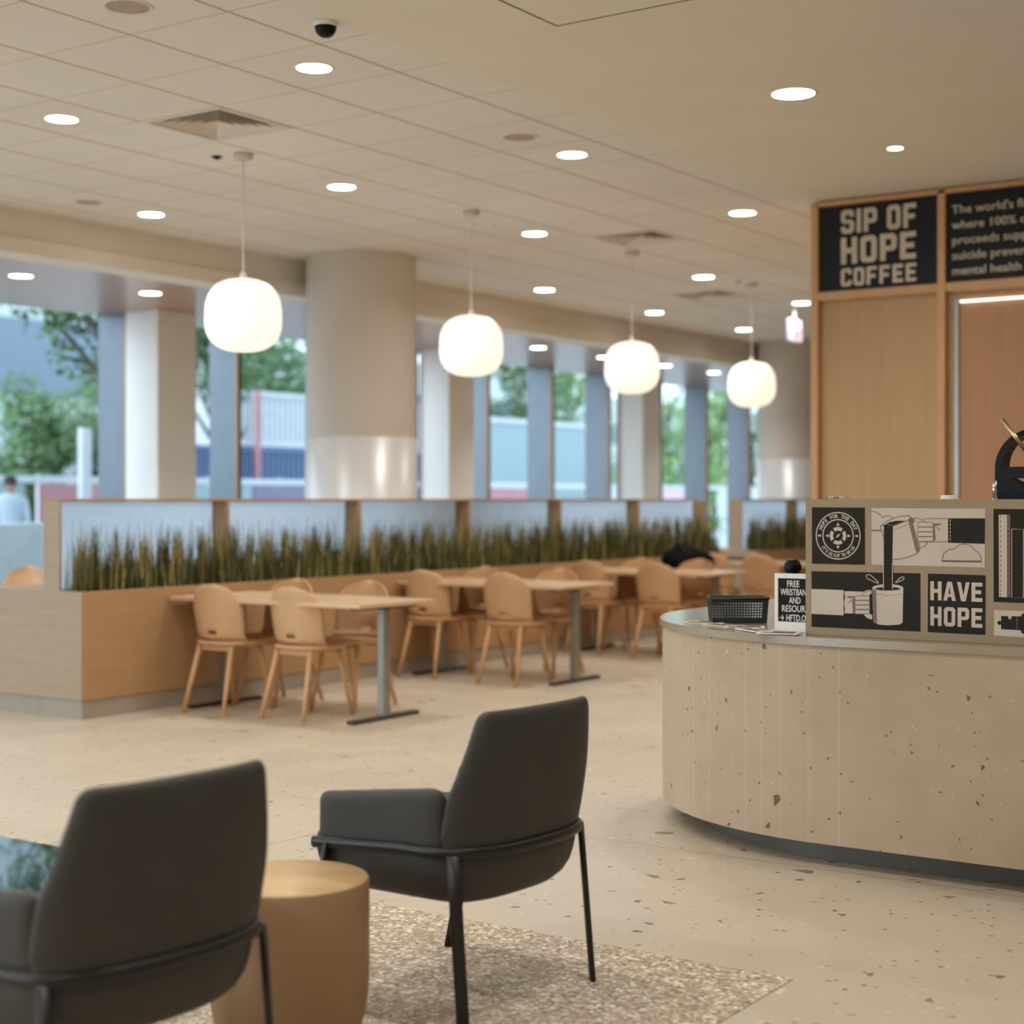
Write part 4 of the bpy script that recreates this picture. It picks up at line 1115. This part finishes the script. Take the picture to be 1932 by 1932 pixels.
def building(x0, x1, y0, y1, h, bands, label, wm='bld_white', gm='bld_grey'):
    t = empty('city_building', (x0, y0, 0), 0, label, 'building')
    mesh_obj('wall', box(BM(), 0, x1-x0, 0, y1-y0, -.02, h), wm, t)
    for a, c in bands: mesh_obj('window_band', box(BM(), -.1, x1-x0+.1, -.1, .1, a, c), gm, t)
    return t
building(22, 43, 48, 62, 17, [(5.2, 8.0)], 'white building with a grey-blue band outside the leftmost window')
building(60, 84, 55, 65, 9, [(3, 4.2), (6, 7.2)], 'pale office block far outside the middle windows')
building(90, 120, 62, 72, 9, [(2, 4), (5.6, 7)], 'distant pale block outside the right-hand windows')
t = thing_box('light_pole', [(17.75, 17.95, 20.6, 20.7, -.02, 2.55)], 'contain', 'slim white pole outside the leftmost window', 'pole')
def tree(x, y, h, r, m, label, seed, zlo=.35, n=5200, leaf=.17):
    rr = random.Random(seed); t = empty('street_tree', (x, y, -.02), 0, label, 'tree', 'street trees outside the windows')
    b = BM(); tube(b, [(0, 0, 0), (.05, .03, h*.3), (-.03, .05, h*.62)], [.16, .12, .05], 10)
    for k in range(6):
        a = k*PI/3; tube(b, [(0, 0, h*(.3+.05*k)), (math.cos(a)*r*.5, math.sin(a)*r*.5, h*(.5+.06*k))], [.06, .02], 6)
    mesh_obj('trunk', b, 'bark', t, True)
    b = BM(); blobs = []
    for k in range(18):
        a = rr.uniform(0, 2*PI); q = rr.uniform(0, .8)*r; zz = h*(zlo+(1-zlo)*rr.random())
        blobs.append((math.cos(a)*q, math.sin(a)*q, zz, r*rr.uniform(.28, .5)))
    for i in range(n):
        bx_, by_, bz, br = rr.choice(blobs)
        d = Vector((rr.gauss(0, 1), rr.gauss(0, 1), rr.gauss(0, 1))).normalized()*br*rr.uniform(.6, 1.05)
        p = Vector((bx_, by_, bz))+d; s = leaf*rr.uniform(.6, 1.3)
        u = Vector((rr.gauss(0, 1), rr.gauss(0, 1), rr.gauss(0, 1))).normalized(); v = u.orthogonal().normalized()
        f = b.faces.new([b.verts.new(p+u*s*.5), b.verts.new(p+v*s*.3), b.verts.new(p-u*s*.5), b.verts.new(p-v*s*.3)])
    mesh_obj('crown', b, m, t); return t
tree(14.55, 16.0, 6.4, 2.3, 'leaf', 'leafy tree overhanging the top of the leftmost window', 1, .56, 14000, .14)
tree(18.8, 20.2, 11.4, 4.4, 'leaf', 'tall street tree whose canopy spreads above the leftmost windows, reflected in the glass table', 14, .66, 15000, .24)
tree(27.6, 31.3, 4.7, 1.9, 'leaf', 'rounded green tree outside the leftmost window, right of the white pole', 2, .10, 8000, .15)
tree(25.3, 31.2, 3.9, 1.6, 'leaf', 'low bushy green tree outside the leftmost window, behind the fence', 3, .10, 7000, .15)
tree(23.95, 23.6, 5.9, 1.6, 'leaf', 'tree whose crown hangs behind the first pendant', 4, .60, 7000, .13)
tree(36.2, 34, 7.2, 3.2, 'leaf', 'broad green tree above the white container', 5, .55, 8000, .2)
tree(44.2, 30, 7.0, 2.2, 'leaf', 'green tree behind the pale blue hoarding, just right of the second pendant', 6, .42, 6000)
tree(49.0, 31, 7.6, 2.6, 'leaf2', 'green tree behind the pale blue hoarding, further right', 7, .40, 7000, .2)
tree(68.5, 33, 7.5, 3.0, 'leaf', 'tree outside seen in the narrow gap beside the far column', 12, .10, 6000, .2)
tree(56.6, 31, 9.0, 3.2, 'leaf2', 'bright tree outside, between third and fourth pendants', 8, .10, 7000, .2)
tree(62.5, 32, 7.6, 3.0, 'leaf2', 'farthest bright tree outside, left of the fourth pendant', 9, .10, 7000, .2)
# person outside
def person(x, y, rz, label):
    t = empty('person', (x, y, -.02), rz, label, 'person')
    me = D.meshes.new('body'); 
    V = [(0, 0, .95), (0, 0, 1.15), (0, 0, 1.36), (0, .0, 1.47), (0, .01, 1.53), (0, .015, 1.62), (0, .01, 1.70),
         (.10, 0, .90), (.11, .02, .5), (.11, 0, .08), (.11, .12, .03), (-.10, 0, .90), (-.12, -.04, .5), (-.13, -.12, .09), (-.13, -.01, .03),
         (.17, 0, 1.40), (.23, -.02, 1.13), (.22, .06, .90), (-.17, 0, 1.40), (-.23, .02, 1.13), (-.22, .08, .90), (.22, .08, .82), (-.22, .1, .82)]
    E_ = [(0, 1), (1, 2), (2, 3), (3, 4), (4, 5), (5, 6), (0, 7), (7, 8), (8, 9), (9, 10), (0, 11), (11, 12), (12, 13), (13, 14), (2, 15), (15, 16), (16, 17), (17, 21), (2, 18), (18, 19), (19, 20), (20, 22)]
    me.from_pydata(V, E_, []); me.materials.append(M['skin'])
    o = D.objects.new('body', me); COL.objects.link(o); o.parent = t
    sk = o.modifiers.new('skin', 'SKIN'); sk.use_smooth_shade = True
    rad_ = [.15, .14, .15, .06, .055, .095, .075, .095, .06, .042, .035, .095, .06, .042, .035, .055, .042, .032, .055, .042, .032, .03, .03]
    for i, r in enumerate(rad_): me.skin_vertices[0].data[i].radius = (r, r*.85)
    me.skin_vertices[0].data[0].use_root = True
    sb = o.modifiers.new('sub', 'SUBSURF'); sb.levels = 2; sb.render_levels = 2
    b = BM(); lathe(b, [(.20, .80), (.185, .95), (.175, 1.1), (.20, 1.3), (.21, 1.40), (.15, 1.47), (.07, 1.49)], 24, sy=.72)
    for s in (-1, 1): tube(b, [(s*.17, 0, 1.42), (s*.235, -.02*s, 1.13), (s*.225, .06, .93)], [.075, .06, .05], 12)
    mesh_obj('shirt', b, 'shirt', t, True)
    b = BM()
    for s, yy in ((1, 0), (-1, -.1)): tube(b, [(s*.09, 0, .95), (s*.115, yy*.4, .5), (s*.125, yy, .07)], [.115, .085, .065], 14)
    mesh_obj('trousers', b, 'trouser', t, True)
    b = BM(); lathe(b, [(.088, 1.60), (.102, 1.66), (.095, 1.72), (.05, 1.765), (0, 1.775)], 20, (0, -.012)); mesh_obj('hair', b, 'hair', t, True)
    return t
person(15.85, 20.0, 2.6, 'person in a white shirt walking outside the leftmost window')

# ------------------------------------------------------------------ daylight and render settings
w = D.worlds.new('world'); SC.world = w; w.use_nodes = True
nt = w.node_tree; bg = nt.nodes['Background']
bg.inputs[0].default_value = (.71, .87, 1.0, 1); bg.inputs[1].default_value = 3.2
sl = D.lights.new('hazy_sun', 'SUN'); sl.energy = 3.0; sl.angle = math.radians(40); sl.color = (.74, .86, 1.0)
so = D.objects.new('hazy_sun', sl); COL.objects.link(so); so.location = (0, 20, 8)
so.rotation_euler = Vector((-.88, .42, .22)).to_track_quat('Z', 'Y').to_euler()
SC.view_settings.view_transform = 'Standard'; SC.view_settings.look = 'None'; SC.view_settings.gamma = 1
SC.view_settings.use_curve_mapping = False; SC.view_settings.exposure = 0.0
cy = SC.cycles
cy.use_denoising = True; cy.max_bounces = 8; cy.diffuse_bounces = 5; cy.glossy_bounces = 3; cy.transmission_bounces = 4; cy.transparent_max_bounces = 12
cy.sample_clamp_indirect = 6; cy.caustics_reflective = False; cy.caustics_refractive = False
